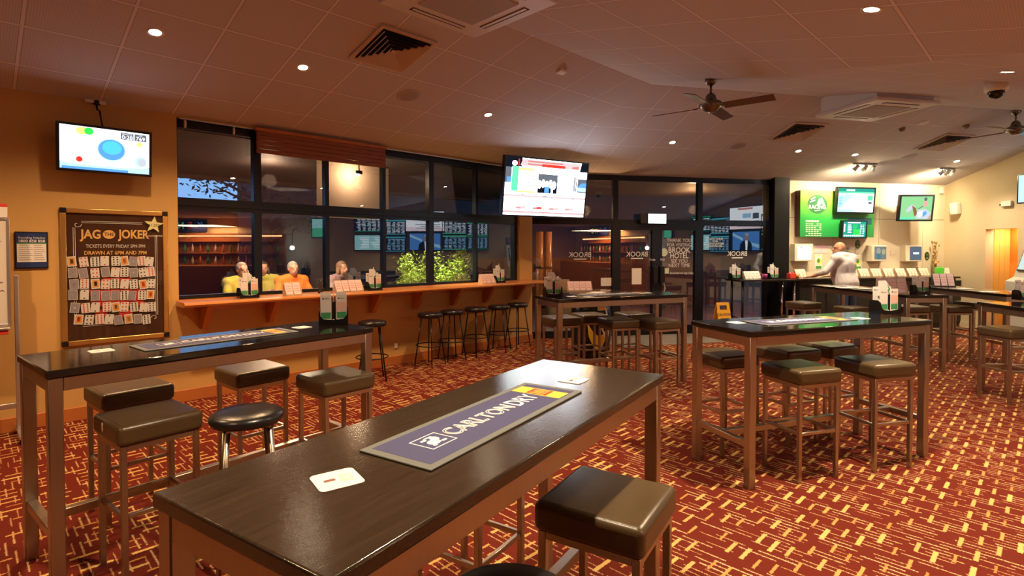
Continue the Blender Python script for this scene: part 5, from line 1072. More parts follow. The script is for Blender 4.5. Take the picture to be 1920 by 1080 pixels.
# ------------------------------------------------------------------ ceiling things
VM = mat('vent_cream', (0.62, 0.48, 0.36), 0.5); VD = mat('vent_dark', (0.012, 0.010, 0.009), 0.8)
def vent(px, py, label):
    p = ceil_hit(px, py); t = thing('ceiling_vent', label, 'vent', M=ceil_mat(p), group='square ceiling vents')
    bm = BM(); box(bm, (0, 0, -0.004), (0.58, 0.58, 0.010)); obj('dark_throat', bm, VD, t)
    bm = BM()
    for s in (-1, 1): box(bm, (s * 0.28, 0, -0.012), (0.04, 0.60, 0.02), 0.003, 1); box(bm, (0, s * 0.28, -0.012), (0.52, 0.04, 0.02), 0.003, 1)
    obj('frame', bm, VM, t)
    bm = BM()
    for q in range(5):
        a = 0.255 - q * 0.048; b_ = a - 0.034
        for k in range(4):
            c_, s_ = math.cos(k * PI / 2), math.sin(k * PI / 2); f = lambda x, y, z: Vector((x * c_ - y * s_, x * s_ + y * c_, z))
            A = [f(-a, -a, -0.040), f(a, -a, -0.040), f(b_, -b_, -0.013), f(-b_, -b_, -0.013)]; quad(bm, A); quad(bm, [v + Vector((0, 0, -0.003)) for v in A])
    box(bm, (0, 0, -0.03), (0.05, 0.05, 0.006)); obj('louvres', bm, VM, t)
vent(737, 92, 'big square ceiling vent beside the ceiling cassette'); vent(1497, 246, 'square ceiling vent left of the hanging cassette'); vent(1770, 266, 'square ceiling vent by the second fan')
for px, lb in (((767, 178), 'round ceiling speaker below the big vent'), ((1384, 273), 'round ceiling speaker right of the first fan'), ((1705, 294), 'round ceiling speaker above the racing wall')):
    p = ceil_hit(*px); t = thing('ceiling_speaker', lb, 'speaker', M=ceil_mat(p), group='round ceiling speakers'); bm = BM(); lathe(bm, [(0.001, -0.012), (0.10, -0.010), (0.115, -0.006), (0.12, 0.0), (0.001, 0.0)], 32); obj('grille', bm, mat('speaker_grey', (0.34, 0.29, 0.29), 0.6), t); bm = BM(); lathe(bm, [(0.115, -0.008), (0.132, -0.005), (0.135, 0.0), (0.115, 0.0)], 32); obj('rim', bm, mat('speaker_rim', (0.45, 0.38, 0.35), 0.5), t)
p = ceil_hit(1052, 131); t = thing('ceiling_sensor', 'small flat white sensor on the left ceiling slope', 'sensor', M=ceil_mat(p)); bm = BM(); box(bm, (0, 0, -0.015), (0.11, 0.075, 0.03), 0.006, 2); obj('housing', bm, WHITE, t)
for px, lb in (((1691, 240), 'brown smoke detector nearer the hanging cassette'), ((1811, 235), 'brown smoke detector nearer the second fan')):
    p = ceil_hit(*px); t = thing('smoke_detector', lb, 'smoke detector', M=ceil_mat(p)); bm = BM(); lathe(bm, [(0.001, -0.05), (0.03, -0.045), (0.045, -0.02), (0.05, 0), (0.001, 0)], 20); obj('housing', bm, mat('detector_brown', (0.22, 0.13, 0.08), 0.5), t)
p = ceil_hit(1729, 230); t = thing('ceiling_ring', 'round pale plate on the ceiling between the smoke detectors', 'plate', M=ceil_mat(p)); bm = BM(); lathe(bm, [(0.001, -0.006), (0.07, -0.008), (0.085, -0.004), (0.09, 0), (0.001, 0)], 28); obj('plate', bm, mat('plate_pale', (0.60, 0.54, 0.50), 0.5), t)
# dome camera
p = ceil_hit(1868, 155); t = thing('dome_camera', 'white dome security camera under the ceiling', 'camera', (p.x, p.y, p.z)); bm = BM(); lathe(bm, [(0.001, -0.085), (0.085, -0.085), (0.092, -0.07), (0.092, 0.0), (0.001, 0.03)], 28); obj('base', bm, WHITE, t); bm = BM(); lathe(bm, [(0.001, -0.155), (0.03, -0.15), (0.055, -0.13), (0.066, -0.10), (0.066, -0.084), (0.001, -0.084)], 24); obj('dome', bm, mat('dome_black', (0.01, 0.01, 0.012), 0.05), t)
# air-conditioning cassettes
def cassette(c, rz, zb, label, S_=0.95, hh=0.30):
    t = thing('air_cassette', label, 'air conditioner', (c[0], c[1], zb), rz, 'ceiling air conditioner cassettes')
    AC = mat('cassette_white', (0.66, 0.60, 0.58), 0.45)
    bm = BM(); box(bm, (0, 0, hh / 2 + 0.03), (S_ - 0.10, S_ - 0.10, hh)); obj('body', bm, AC, t); bm = BM(); box(bm, (0, 0, 0.02), (S_, S_, 0.045), 0.012, 2); obj('panel', bm, AC, t)
    bm = BM(); box(bm, (0, 0, -0.004), (S_ * 0.56, S_ * 0.56, 0.012), 0.003, 1); obj('intake_grille', bm, tex2('grille_grey', (0.36, 0.33, 0.32), (0.46, 0.42, 0.40), 150), t)
    for k in range(4):
        bm = BM(); box(bm, (0, -S_ * 0.385, -0.003), (S_ * 0.54, 0.055, 0.004)); o = obj('air_slot', bm, VD, t, rot=(0, 0, k * PI / 2)); bm = BM(); box(bm, (0, -S_ * 0.385 + 0.006, -0.006), (S_ * 0.52, 0.030, 0.005)); obj('flap', bm, AC, o)
    return t
# left one: far corner at 3.26 back along the left wall, 2.8 m in; the other hangs on the back ridge
c = LW.w(-3.26 - 0.475, -(2.80 + 0.475)); cassette(c, LW.a, 3.42, 'ceiling air conditioner cut by the top picture edge', hh=0.18)
cassette((4.76, 7.21), R(13.5), 3.395, 'boxy air conditioner hanging below the ceiling by the first fan', S_=0.97, hh=0.26)
# fans
BLADE = wood_mat('fan_blade', (0.07, 0.022, 0.010), (0.15, 0.055, 0.022), 0.35, 1.0, 0)
def fan(x, y, label, a0):
    zc = ceil_z(x, y); t = thing('ceiling_fan', label, 'fan', (x, y, zc), 0, 'four bladed ceiling fans')
    bm = BM(); lathe(bm, [(0.001, 0.02), (0.065, 0.02), (0.065, -0.02), (0.05, -0.05), (0.03, -0.065), (0.001, -0.065)], 28); obj('canopy', bm, BRASS, t)
    bm = BM(); cone(bm, (0, 0, -0.06), (0, 0, -0.17), 0.013, 0.013, 14); obj('downrod', bm, BRASS, t)
    bm = BM(); lathe(bm, [(0.001, -0.15), (0.03, -0.155), (0.05, -0.175), (0.06, -0.21), (0.07, -0.235), (0.11, -0.25), (0.125, -0.275), (0.12, -0.30), (0.09, -0.325), (0.07, -0.345), (0.05, -0.36), (0.001, -0.365)], 36); obj('motor', bm, BRASS, t)
    for k in range(4):
        a = a0 + k * PI / 2; bm = BM(); box(bm, (0.40, 0, 0), (0.52, 0.135, 0.008), 0.003, 1, rot=(R(-14), 0, 0)); o = obj('blade', bm, BLADE, t, loc=(0, 0, -0.305), rot=(0, 0, a)); bm = BM(); box(bm, (0.14, 0, 0.004), (0.11, 0.035, 0.008), 0.002, 1); obj('blade_iron', bm, BRASS, o)
p1_ = ceil_hit(1333, 149); fan(p1_.x, p1_.y, 'ceiling fan between the two ceiling folds', R(-38)); p2_ = ceil_hit(1905, 207); fan(p2_.x, p2_.y, 'ceiling fan cut by the right picture edge', R(25))
# spotlight rails
def rail(px, py, n, label, ln):
    p = ceil_hit(px, py); t = thing('spotlight_rail', label, 'spotlights', M=Matrix.Translation(p) @ Matrix.Rotation(BW.a, 4, 'Z'))
    bm = BM(); box(bm, (0, 0, -0.015), (ln, 0.04, 0.03), 0.004, 1); obj('rail', bm, ALU, t)
    for q in range(n):
        x = (q - (n - 1) / 2) * ln / n * 1.1; d = Vector((0.25 * (q - (n - 1) / 2), 0.75, -0.62)).normalized(); b_ = Vector((x, 0, -0.085)); bm = BM(); cone(bm, (x, 0, -0.02), b_, 0.008, 0.008, 8); cone(bm, b_ - d * 0.055, b_ + d * 0.055, 0.024, 0.042, 16); o = obj('spot_head', bm, ALU, t)
        bm = BM(); cone(bm, b_ + d * 0.050, b_ + d * 0.0565, 0.037, 0.038, 16); obj('lamp_face', bm, glow('spot_face', (1.0, 0.86, 0.55), 30), o)
        wp = t.matrix_world @ (b_ + d * 0.075); wd = t.matrix_world.to_3x3() @ d
        light('spot_beam', 'SPOT', wp, 36, (1.0, 0.78, 0.47), rot=wd.to_track_quat('-Z', 'Y').to_euler(), size=0.03, angle=125, blend=0.9)
    wp = t.matrix_world @ Vector((0, 0.05, -0.14)); light('rail_spill', 'POINT', wp, 9, (1.0, 0.78, 0.42), size=0.05)
rail(1622, 306, 3, 'long rail of three spotlights over the racing board', 0.50); rail(1777, 315, 3, 'short rail of spotlights by the wall corner', 0.34)

# ------------------------------------------------------------------ outside, at dusk
bm = BM(); a, b, c, d = LW.w(-16, 0.23), LW.w(0.5, 0.23), BW.w(-0.3, 0.2), BW.w(6.5, 0.2)
prism(bm, [(p.x, p.y) for p in (a, b, c, d, BW.w(60, 0.3), BW.w(60, 30), LW.w(10, 40), LW.w(-34, 40), LW.w(-34, 0.3))], 2, -0.14, -0.04); struct('ground_terrace', bm, wood_mat('terrace_boards', (0.20, 0.075, 0.03), (0.30, 0.12, 0.05), 0.5, 1.0, 0))
bm = BM(); bb(bm, -13, 3.2, 0.24, 4.15, 2.86, 3.0); bb(bm, -13, 3.2, 4.05, 4.2, 2.80, 3.02); struct('roof_verandah', bm, mat('soffit_dark', (0.035, 0.025, 0.02), 0.7), M=LW.M)
bm = BM(); bb(bm, 1.2, 6.3, 0.24, 3.4, 2.92, 3.02); struct('roof_porch', bm, MATS['soffit_dark'], M=BW.M)
bm = BM(); bb(bm, -0.9, 14, 9.0, 10.2, 0, 5.6); bb(bm, -1.1, 14.2, 8.8, 10.4, 5.6, 5.8); bb(bm, -24, 3.0, 12, 15, 0, 2.75); o = obj('neighbour_building', bm, mat('neighbour_dark', (0.012, 0.010, 0.010), 0.8)); o.matrix_world = LW.M; tag(o, 'dark building across the street seen through the window', 'building')
bm = BM(); bb(bm, 2.6, 34, 20, 23, 0, 12.0); o = obj('sky_blocker', bm, MATS['neighbour_dark']); o.matrix_world = BW.M; tag(o, 'added dark block hiding the sky beyond the glass doors', 'building')  # added dark mass that blocks the sky behind the doors
bm = BM(); bb(bm, -0.5, 6.5, 4.6, 4.75, 0, 1.35); o = obj('boundary_fence', bm, wood_mat('fence_boards', (0.10, 0.028, 0.016), (0.16, 0.045, 0.022), 0.6, 1.0, 0)); o.matrix_world = BW.M; tag(o, 'low red brown boundary fence beyond the glass doors', 'fence')
# tree against the sky
tp_ = LW.w(-1.25, 7.4); t = thing('street_tree', 'dark tree branch against the dusk sky in the upper window', 'tree', (tp_.x, tp_.y, -0.04)); bm = BM()
tube(bm, [(0, 0, 0), (0.1, 0, 1.5), (0, 0.1, 2.6), (0.2, 0, 3.6)], [0.16, 0.13, 0.10, 0.05], 8)
tips = []
for q in range(9):
    a = q * 0.75; h = 1.7 + q * 0.2; e_ = Vector((1.3 * math.cos(a), 1.3 * math.sin(a), h + 0.7)); tube(bm, [(0.05, 0, h), e_ * 0.5 + Vector((0, 0, h * 0.5 + 0.05)), e_], [0.05, 0.035, 0.012], 6); tips += [e_, e_ * 0.75 + Vector((0, 0, h * 0.25))]
BARK = mat('bark', (0.05, 0.035, 0.025), 0.9); obj('trunk', bm, BARK, t)
bm = BM()
for e_ in tips:
    for q in range(48):
        c_ = e_ + Vector((rnd.gauss(0, .28), rnd.gauss(0, .28), rnd.gauss(0, .16))); u = Vector((rnd.uniform(-1, 1), rnd.uniform(-1, 1), rnd.uniform(-.6, .6))).normalized() * 0.075; v = u.cross(Vector((rnd.uniform(-1, 1), rnd.uniform(-1, 1), 1))).normalized() * 0.032; quad(bm, [c_ - u, c_ + v, c_ + u, c_ - v])
obj('foliage', bm, mat('tree_leaf_dark', (0.02, 0.035, 0.015), 0.7), t)
# lit shrubs in boxes beyond the window
LEAF = tex2('shrub_leaf', (0.16, 0.34, 0.03), (0.42, 0.55, 0.06), 6.0, 0.5)
def shrub(px, off, label, wdt, top):
    x, _ = LW.hit(px, 500, off); p = LW.w(x, off, 0); t = thing('potted_shrub', label, 'shrub', (p.x, p.y, -0.04), LW.a, 'floodlit shrubs beyond the window')
    bm = BM(); prism(bm, [(-0.28, -0.2), (0.28, -0.2), (0.28, 0.2), (-0.28, 0.2)], 2, 0, 0.42); obj('planter', bm, mat('planter_dark', (0.05, 0.045, 0.04), 0.7), t)
    bm = BM(); ends = []
    for q in range(16):
        a = rnd.uniform(0, 2 * PI); r_ = rnd.uniform(0.1, wdt * 0.5); e_ = Vector((r_ * math.cos(a), r_ * math.sin(a) * 0.7, rnd.uniform(0.75, top))); tube(bm, [(e_.x * .2, e_.y * .2, 0.4), e_ * 0.5 + Vector((0, 0, .2)), e_], [0.014, 0.01, 0.005], 5); ends.append(e_)
    obj('stems', bm, BARK, t); bm = BM()
    for q in range(4300):
        e_ = rnd.choice(ends); s_ = rnd.uniform(0.35, 1.0); c_ = Vector((e_.x * s_, e_.y * s_, 0.4 + (e_.z - 0.4) * s_)) + Vector((rnd.gauss(0, .07), rnd.gauss(0, .07), rnd.gauss(0, .05)))
        u = Vector((rnd.uniform(-1, 1), rnd.uniform(-1, 1), rnd.uniform(-.2, .9))).normalized() * rnd.uniform(0.022, 0.04); v = u.cross(Vector((rnd.uniform(-1, 1), rnd.uniform(-1, 1), rnd.uniform(-1, 1)))).normalized() * 0.011; quad(bm, [c_ - u, c_ + v, c_ + u, c_ - v])
    obj('foliage', bm, LEAF, t)
shrub(772, 0.95, 'floodlit green shrub left of the thick window post', 0.72, 1.62); shrub(848, 0.95, 'floodlit green shrub right of the thick window post', 0.70, 1.64)
x, _ = LW.hit(812, 500, 0.95); light('shrub_flood', 'SPOT', LW.w(x - 0.1, 0.7, 2.8), 430, (1.0, 0.92, 0.55), size=0.08, angle=62, blend=0.6, rot=(R(-4), 0, 0))
# outside wall lamp with mesh blind behind it
x0, _ = LW.hit(600, 350, 0.9); x1, _ = LW.hit(735, 350, 0.9); t = wthing('mesh_blind', 'pale outside mesh blind lit by a lamp behind the window', 'blind', LW, (x0 + x1) / 2, 2.45, 1.0); bm = BM(); box(bm, (0, 0, 0), (x1 - x0, 0.006, 0.82)); obj('mesh_sheet', bm, tex2('mesh_blind', (0.30, 0.22, 0.16), (0.46, 0.34, 0.25), 120, 0.8), t); bm = BM(); cone(bm, (-(x1 - x0) / 2, 0, 0.42), ((x1 - x0) / 2, 0, 0.42), 0.03, 0.03, 12); obj('roller', bm, BLK, t)
x, z = LW.hit(672, 326, 0.72); p = LW.w(x, 0.72, z); t = thing('outdoor_lamp', 'small outdoor lamp glaring against the mesh blind through the upper pane', 'lamp', p, LW.a); bm = BM(); box(bm, (0, -0.02, 0.02), (0.10, 0.03, 0.05), 0.006, 1); box(bm, (0, -0.02, 0.24), (0.014, 0.014, 0.42)); obj('housing', bm, BLK, t); bm = BM(); ball(bm, (0, 0.02, 0), 0.035, seg=14); obj('bulb', bm, glow('flood_face', (1.0, 0.78, 0.48), 40), t)
light('outdoor_lamp_light', 'POINT', p + LW.n * 0.08, 14, (1.0, 0.66, 0.36), size=0.04)
# timber posts, brick planter and added warm fill light beyond the left glass
for px, lb in ((1012, 'orange timber post just beyond the glass, nearer the ledge'), (1028, 'orange timber post just beyond the glass, nearer the doors')):
    x, _ = BW.hit(px, 500, 0.55); p = BW.w(x, 0.55, -0.04); t = thing('timber_post', lb, 'post', p); bm = BM(); cone(bm, (0, 0, 0), (0, 0, 1.95), 0.072, 0.068, 20); obj('shaft', bm, TIMB, t)
    bm = BM()
    for z in (0.55, 1.28): lathe(bm, [(0.070, z - 0.02), (0.078, z - 0.02), (0.078, z + 0.02), (0.070, z + 0.02)], 20)
    obj('bands', bm, BLK, t)
t = thing('brick_planter', 'low lit brick planter with clipped green top beyond the glass', 'planter', M=BW.M @ Matrix.Translation((0.75, 0.45, -0.04)))
m = mat('tan_brick', (0.55, 0.38, 0.18), 0.8); k = N(m); br = k.n('ShaderNodeTexBrick'); br.inputs['Scale'].default_value = 4.5; br.inputs['Color1'].default_value = (0.55, 0.38, 0.18, 1); br.inputs['Color2'].default_value = (0.66, 0.48, 0.24, 1); br.inputs['Mortar'].default_value = (0.30, 0.24, 0.16, 1); k.l(k.map(k.obj(), rot=(PI / 2, 0, 0)), br.inputs[0]); k.l(br.outputs[0], k.b.inputs['Base Color'])
bm = BM(); box(bm, (0, 0, 0.17), (1.3, 0.30, 0.34)); obj('brick_box', bm, m, t); bm = BM(); box(bm, (0, 0, 0.47), (1.2, 0.26, 0.30), 0.05, 3); obj('clipped_hedge', bm, tex2('hedge_green', (0.10, 0.14, 0.05), (0.22, 0.26, 0.10), 40, 0.9), t)
light('porch_fill', 'POINT', BW.w(0.85, 0.30, 2.3), 26, (1.0, 0.55, 0.22), size=0.1); light('porch_fill', 'POINT', BW.w(4.2, 2.2, 2.5), 60, (1.0, 0.50, 0.20), size=0.1); light('terrace_fill', 'POINT', LW.w(-3.2, 1.9, 2.6), 26, (1.0, 0.62, 0.36), size=0.1)  # added fill lights without fittings, warming the porch and terrace

# ------------------------------------------------------------------ people
SKIN = tex2('skin', (0.50, 0.24, 0.15), (0.60, 0.31, 0.20), 14, 0.5)
def capsule(bm, p0, p1, r0, r1):
    p0, p1 = Vector(p0), Vector(p1); ball(bm, p0, r0, seg=14); ball(bm, p1, r1, seg=14); cone(bm, p0, p1, r0, r1, 14)
def remeshed(name, bm, m, parent, vox, smooth=4):
    o = obj(name, bm, m, parent, smooth=True); a = o.modifiers.new('remesh', 'REMESH'); a.mode = 'VOXEL'; a.voxel_size = vox; a.use_smooth_shade = True
    b = o.modifiers.new('smooth', 'SMOOTH'); b.factor = 0.5; b.iterations = smooth; return o
def person(label, M, J, shirt, legs, hair, fat=1.0, sleeve=0.5, hairstyle='short', beard=None, vox=0.011, shoe=None, headturn=0.0):
    """J: joints in the body's own frame, facing +y; arms and legs as joint chains"""
    t = thing('person', label, 'person', M=M)
    V = {k_: Vector(v) for k_, v in J.items()}
    bm = BM()
    pel, che, nec, hd = V['pelvis'], V['chest'], V['neck'], V['head']
    mid = (pel + che) / 2 + Vector((0, 0.03 * fat, 0))
    def torso(b, g, low):
        for s in (-1, 1):
            capsule(b, pel + Vector((s * 0.075, 0, 0)), mid + Vector((s * 0.075, 0.015, 0)), 0.125 * fat + g, 0.118 * fat + g); capsule(b, mid + Vector((s * 0.07, 0.01, 0)), che + Vector((s * 0.085, 0, 0)), 0.118 * fat + g, 0.112 + g)
            sh = V['sh' + ('l' if s < 0 else 'r')]; capsule(b, che + Vector((s * 0.06, 0, 0.02)), sh, 0.105 + g, 0.062 + g); capsule(b, nec - Vector((0, 0, .02)), sh, 0.052 + g, 0.055 + g)
    torso(bm, 0, True); capsule(bm, che, nec, 0.085, 0.060); capsule(bm, nec, hd - Vector((0, 0, 0.05)), 0.060, 0.056)
    Rh = Matrix.Translation(hd) @ Matrix.Rotation(headturn, 4, 'Z')
    H = lambda x, y, z: Rh @ Vector((x, y, z))
    ball(bm, (0, -0.012, 0.025), (0.077, 0.094, 0.098), M=Rh, seg=20); ball(bm, (0, 0.022, -0.045), (0.060, 0.068, 0.070), M=Rh, seg=16); ball(bm, (0, 0.055, -0.088), (0.030, 0.028, 0.026), M=Rh, seg=12)
    capsule(bm, H(0, 0.088, 0.015), H(0, 0.108, -0.022), 0.012, 0.017); capsule(bm, H(-0.022, 0.092, -0.055), H(0.022, 0.092, -0.055), 0.011, 0.011); capsule(bm, H(-0.045, 0.072, 0.034), H(0.045, 0.072, 0.034), 0.014, 0.014)
    for s in (-1, 1): ball(bm, (s * 0.078, -0.004, -0.005), (0.013, 0.024, 0.034), M=Rh, seg=10)
    for s in 'lr':
        S_, E_, W_, F_ = V['sh' + s], V['el' + s], V['wr' + s], V['fi' + s]
        capsule(bm, S_, E_, 0.052, 0.042); capsule(bm, E_, W_, 0.043, 0.029)
        d_ = (F_ - W_).normalized(); side = d_.cross(Vector((0, 0, 1))); side = side.normalized() if side.length > .1 else Vector((1, 0, 0)); up = side.cross(d_)
        palm = W_ + d_ * 0.085
        for q in (-1, 0, 1): capsule(bm, W_ + d_ * 0.02 + side * q * 0.014, palm + side * q * 0.024, 0.018, 0.014)
        for q, ln in enumerate((0.068, 0.078, 0.074, 0.058)):
            b0 = palm + side * (q - 1.5) * 0.021; b1 = b0 + d_ * ln * 0.55 - up * 0.006; b2 = b1 + d_ * ln * 0.38 - up * 0.018; capsule(bm, b0, b1, 0.0105, 0.0095); capsule(bm, b1, b2, 0.0095, 0.008)
        th = side * (-1 if s == 'r' else 1); b0 = W_ + d_ * 0.03 + th * 0.024; b1 = b0 + d_ * 0.035 + th * 0.026; capsule(bm, b0, b1, 0.013, 0.011); capsule(bm, b1, b1 + d_ * 0.03 + th * 0.004, 0.011, 0.009)
        hp, kn, an, to = V['hi' + s], V['kn' + s], V['an' + s], V['to' + s]
        capsule(bm, hp, kn, 0.088 * (0.5 + fat * .5), 0.058); capsule(bm, kn, kn.lerp(an, 0.3), 0.056, 0.058); capsule(bm, kn.lerp(an, 0.3), an, 0.058, 0.038); capsule(bm, an - Vector((0, 0, .02)), to, 0.042, 0.032)
    remeshed('body', bm, SKIN, t, vox, 3)
    bm = BM()
    torso(bm, 0.036, False); 
    for s in (-1, 1): capsule(bm, pel + Vector((s * 0.08, 0, -0.06)), pel + Vector((s * 0.08, 0, 0.05)), 0.108 * fat + 0.012, 0.116 * fat + 0.018)
    for s in 'lr':
        S_, E_, W_ = V['sh' + s], V['el' + s], V['wr' + s]
        capsule(bm, S_, S_.lerp(E_, min(1, sleeve * 2)), 0.070, 0.060)
        if sleeve > 0.5: capsule(bm, E_, E_.lerp(W_, (sleeve - 0.5) * 2), 0.060, 0.046)
    remeshed('shirt', bm, shirt, t, vox * 1.2, 5)
    bm = BM()
    for s in (-1, 1): capsule(bm, pel + Vector((s * 0.07, 0, -0.08)), pel + Vector((s * 0.075, 0, -0.02)), 0.112 * fat + 0.008, 0.112 * fat + 0.006)
    for s in 'lr':
        hp, kn, an = V['hi' + s], V['kn' + s], V['an' + s]; capsule(bm, hp, kn, 0.096 * (0.5 + fat * .5), 0.074); capsule(bm, kn, an + Vector((0, 0, .02)), 0.074, 0.060)
    remeshed('trousers', bm, legs, t, vox * 1.2, 4)
    bm = BM()
    for s in 'lr':
        an, to = V['an' + s], V['to' + s]; capsule(bm, an - Vector((0, 0.015, 0.025)), to, 0.055, 0.042); box(bm, (an + to) / 2 - Vector((0, 0, 0.055)), (0.09, 0.26, 0.02))
    remeshed('shoes', bm, shoe or BLKP, t, 0.012, 3)
    if hairstyle != 'none':
        bm = BM(); ball(bm, (0, -0.022, 0.034), (0.080, 0.094, 0.0955), M=Rh, seg=28)
        cut = [f for f in bm.faces if (lambda q: q.y > 0.03 - 0.25 * max(0, 0.03 - q.z) and q.z < 0.075 or q.z < -0.04 or (hairstyle == 'short' and q.z < 0.0 and q.y > -0.03))(Rh.inverted() @ f.calc_center_median())]
        bmesh.ops.delete(bm, geom=cut, context='FACES')
        if hairstyle == 'long':
            for q in range(9): a = PI + (q - 4) * 0.36; capsule(bm, H(0.078 * math.sin(a), 0.075 * math.cos(a), 0.0), H(0.09 * math.sin(a), 0.085 * math.cos(a), -0.16), 0.026, 0.02)
        o = obj('hair', bm, hair, t, smooth=True); a = o.modifiers.new('thick', 'SOLIDIFY'); a.thickness = 0.005; a.offset = 1
    if beard:
        bm = BM(); ball(bm, (0, 0.060, -0.083), (0.046, 0.042, 0.044), M=Rh, seg=14); ball(bm, (0, 0.03, -0.07), (0.066, 0.055, 0.045), M=Rh, seg=14); remeshed('beard', bm, beard, t, 0.009, 3)
    bm = BM()
    for s in (-1, 1): ball(bm, (s * 0.031, 0.0765, 0.012), 0.0105, M=Rh, seg=10); ball(bm, (s * 0.031, 0.0850, 0.012), 0.0045, M=Rh, seg=8, mi=1)
    obj('eyes', bm, [mat('eye_white', (0.45, 0.42, 0.40), 0.3), INK], t)
    return t
GH = mat('grey_hair', (0.30, 0.27, 0.24), 0.7); DH_ = mat('dark_hair', (0.03, 0.02, 0.015), 0.6); BH = mat('brown_hair', (0.20, 0.11, 0.06), 0.6); WB = mat('grey_beard', (0.42, 0.36, 0.30), 0.8)
SHIRTW = tex2('white_shirt', (0.66, 0.60, 0.62), (0.80, 0.75, 0.76), 7, 0.8); JEANS = tex2('blue_jeans', (0.03, 0.06, 0.13), (0.06, 0.10, 0.19), 40, 0.85)
Jst = dict(pelvis=(0, -0.05, 0.96), chest=(0, 0.0, 1.28), neck=(0, 0.05, 1.465), head=(0, 0.095, 1.575), shl=(-0.21, 0.0, 1.40), shr=(0.21, 0.0, 1.40), ell=(-0.37, 0.08, 1.17), wrl=(-0.40, 0.31, 1.075), fil=(-0.43, 0.42, 1.06), elr=(0.29, 0.12, 1.13), wrr=(0.14, 0.36, 1.07), fir=(0.08, 0.48, 1.055),
           hil=(-0.10, -0.05, 0.90), knl=(-0.12, -0.08, 0.49), anl=(-0.13, -0.13, 0.085), tol=(-0.15, 0.04, 0.04), hir=(0.10, -0.05, 0.90), knr=(0.12, -0.07, 0.49), anr=(0.13, -0.11, 0.085), tor=(0.15, 0.06, 0.04))
bx, by = BW.inv(at_y(1563, 500, 10.1)); mp = BW.w(bx + 0.02, -0.96, 0)
person('heavy bald man in a white shirt and jeans leaning on the betting counter', Matrix.Translation(mp) @ Matrix.Rotation(BW.a + R(12), 4, 'Z') @ Matrix.Scale(1.01, 4), Jst, SHIRTW, JEANS, GH, fat=1.02, sleeve=0.72, hairstyle='none', beard=WB, headturn=R(48))
Jse = dict(pelvis=(0, 0, 0.66), chest=(0, 0.05, 0.98), neck=(0, 0.08, 1.17), head=(0, 0.12, 1.30), shl=(-0.20, 0.06, 1.10), shr=(0.20, 0.06, 1.10), ell=(-0.29, 0.18, 0.88), wrl=(-0.15, 0.38, 0.93), fil=(-0.07, 0.45, 0.95), elr=(0.29, 0.18, 0.88), wrr=(0.15, 0.38, 0.93), fir=(0.07, 0.45, 0.95),
           hil=(-0.10, 0.02, 0.64), knl=(-0.14, 0.42, 0.62), anl=(-0.14, 0.40, 0.20), tol=(-0.14, 0.55, 0.17), hir=(0.10, 0.02, 0.64), knr=(0.14, 0.42, 0.62), anr=(0.14, 0.40, 0.20), tor=(0.14, 0.55, 0.17))
def seated(px, off, turn, label, shirt, hair, dz=-0.05, **k):
    x, _ = LW.hit(px, 500, off); p = LW.w(x, off, dz); person(label, Matrix.Translation(p) @ Matrix.Rotation(LW.a + PI + R(turn), 4, 'Z'), Jse, shirt, JEANS, hair, vox=0.014, **k)
    ts = thing('terrace_stool', 'dark terrace stool under the ' + label.split(' sitting')[0], 'stool', (p.x, p.y, -0.04), LW.a); bm = BM(); lathe(bm, [(0.001, 0.45 + dz), (0.17, 0.45 + dz), (0.17, 0.52 + dz), (0.001, 0.52 + dz)], 24); obj('seat', bm, BLKV, ts)
    for q in range(4): a = PI / 4 + q * PI / 2; bm = BM(); cone(bm, (.11 * math.cos(a), .11 * math.sin(a), 0.45 + dz), (.19 * math.cos(a), .19 * math.sin(a), 0), 0.012, 0.012, 8); obj('leg', bm, BLK, ts)
seated(447, 2.95, 8, 'person in a yellow shirt sitting outside behind the ledge menu caddy', tex2('yellow_shirt', (0.50, 0.40, 0.05), (0.60, 0.48, 0.08), 8, 0.8), GH, sleeve=0.35)
seated(492, 3.45, -15, 'dark haired person in an olive yellow top sitting outside by the window post', tex2('olive_shirt', (0.42, 0.38, 0.06), (0.50, 0.44, 0.08), 8, 0.8), DH_, hairstyle='long', sleeve=0.4)
seated(544, 2.85, 0, 'person in a bright orange shirt sitting outside facing the window', tex2('orange_shirt', (0.80, 0.16, 0.02), (0.90, 0.22, 0.03), 8, 0.8), GH, sleeve=0.6, fat=1.15)
seated(632, 2.55, 20, 'brown haired person sitting outside behind the wide slip stand', tex2('mauve_shirt', (0.30, 0.18, 0.20), (0.36, 0.22, 0.24), 8, 0.8), BH, hairstyle='long')
x, _ = LW.hit(540, 500, 2.4); p = LW.w(x, 2.38, -0.04); t = thing('terrace_table', 'dark terrace table before the person in orange outside', 'table', p, LW.a); bm = BM(); box(bm, (0, 0, 0.86), (1.5, 0.5, 0.03), 0.004, 1); obj('tabletop', bm, mat('terrace_table_top', (0.30, 0.24, 0.20), 0.3), t)
for sx in (-1, 1):
    for sy in (-1, 1): bm = BM(); box(bm, (sx * 0.7, sy * 0.2, 0.42), (0.05, 0.05, 0.85)); obj('leg', bm, BLK, t)
light('patron_fill', 'AREA', LW.w(LW.hit(530, 500, 2.2)[0], 1.9, 2.5), 75, (1.0, 0.72, 0.42), size=0.5)  # added overhead fill, no fitting, to brighten the seated people

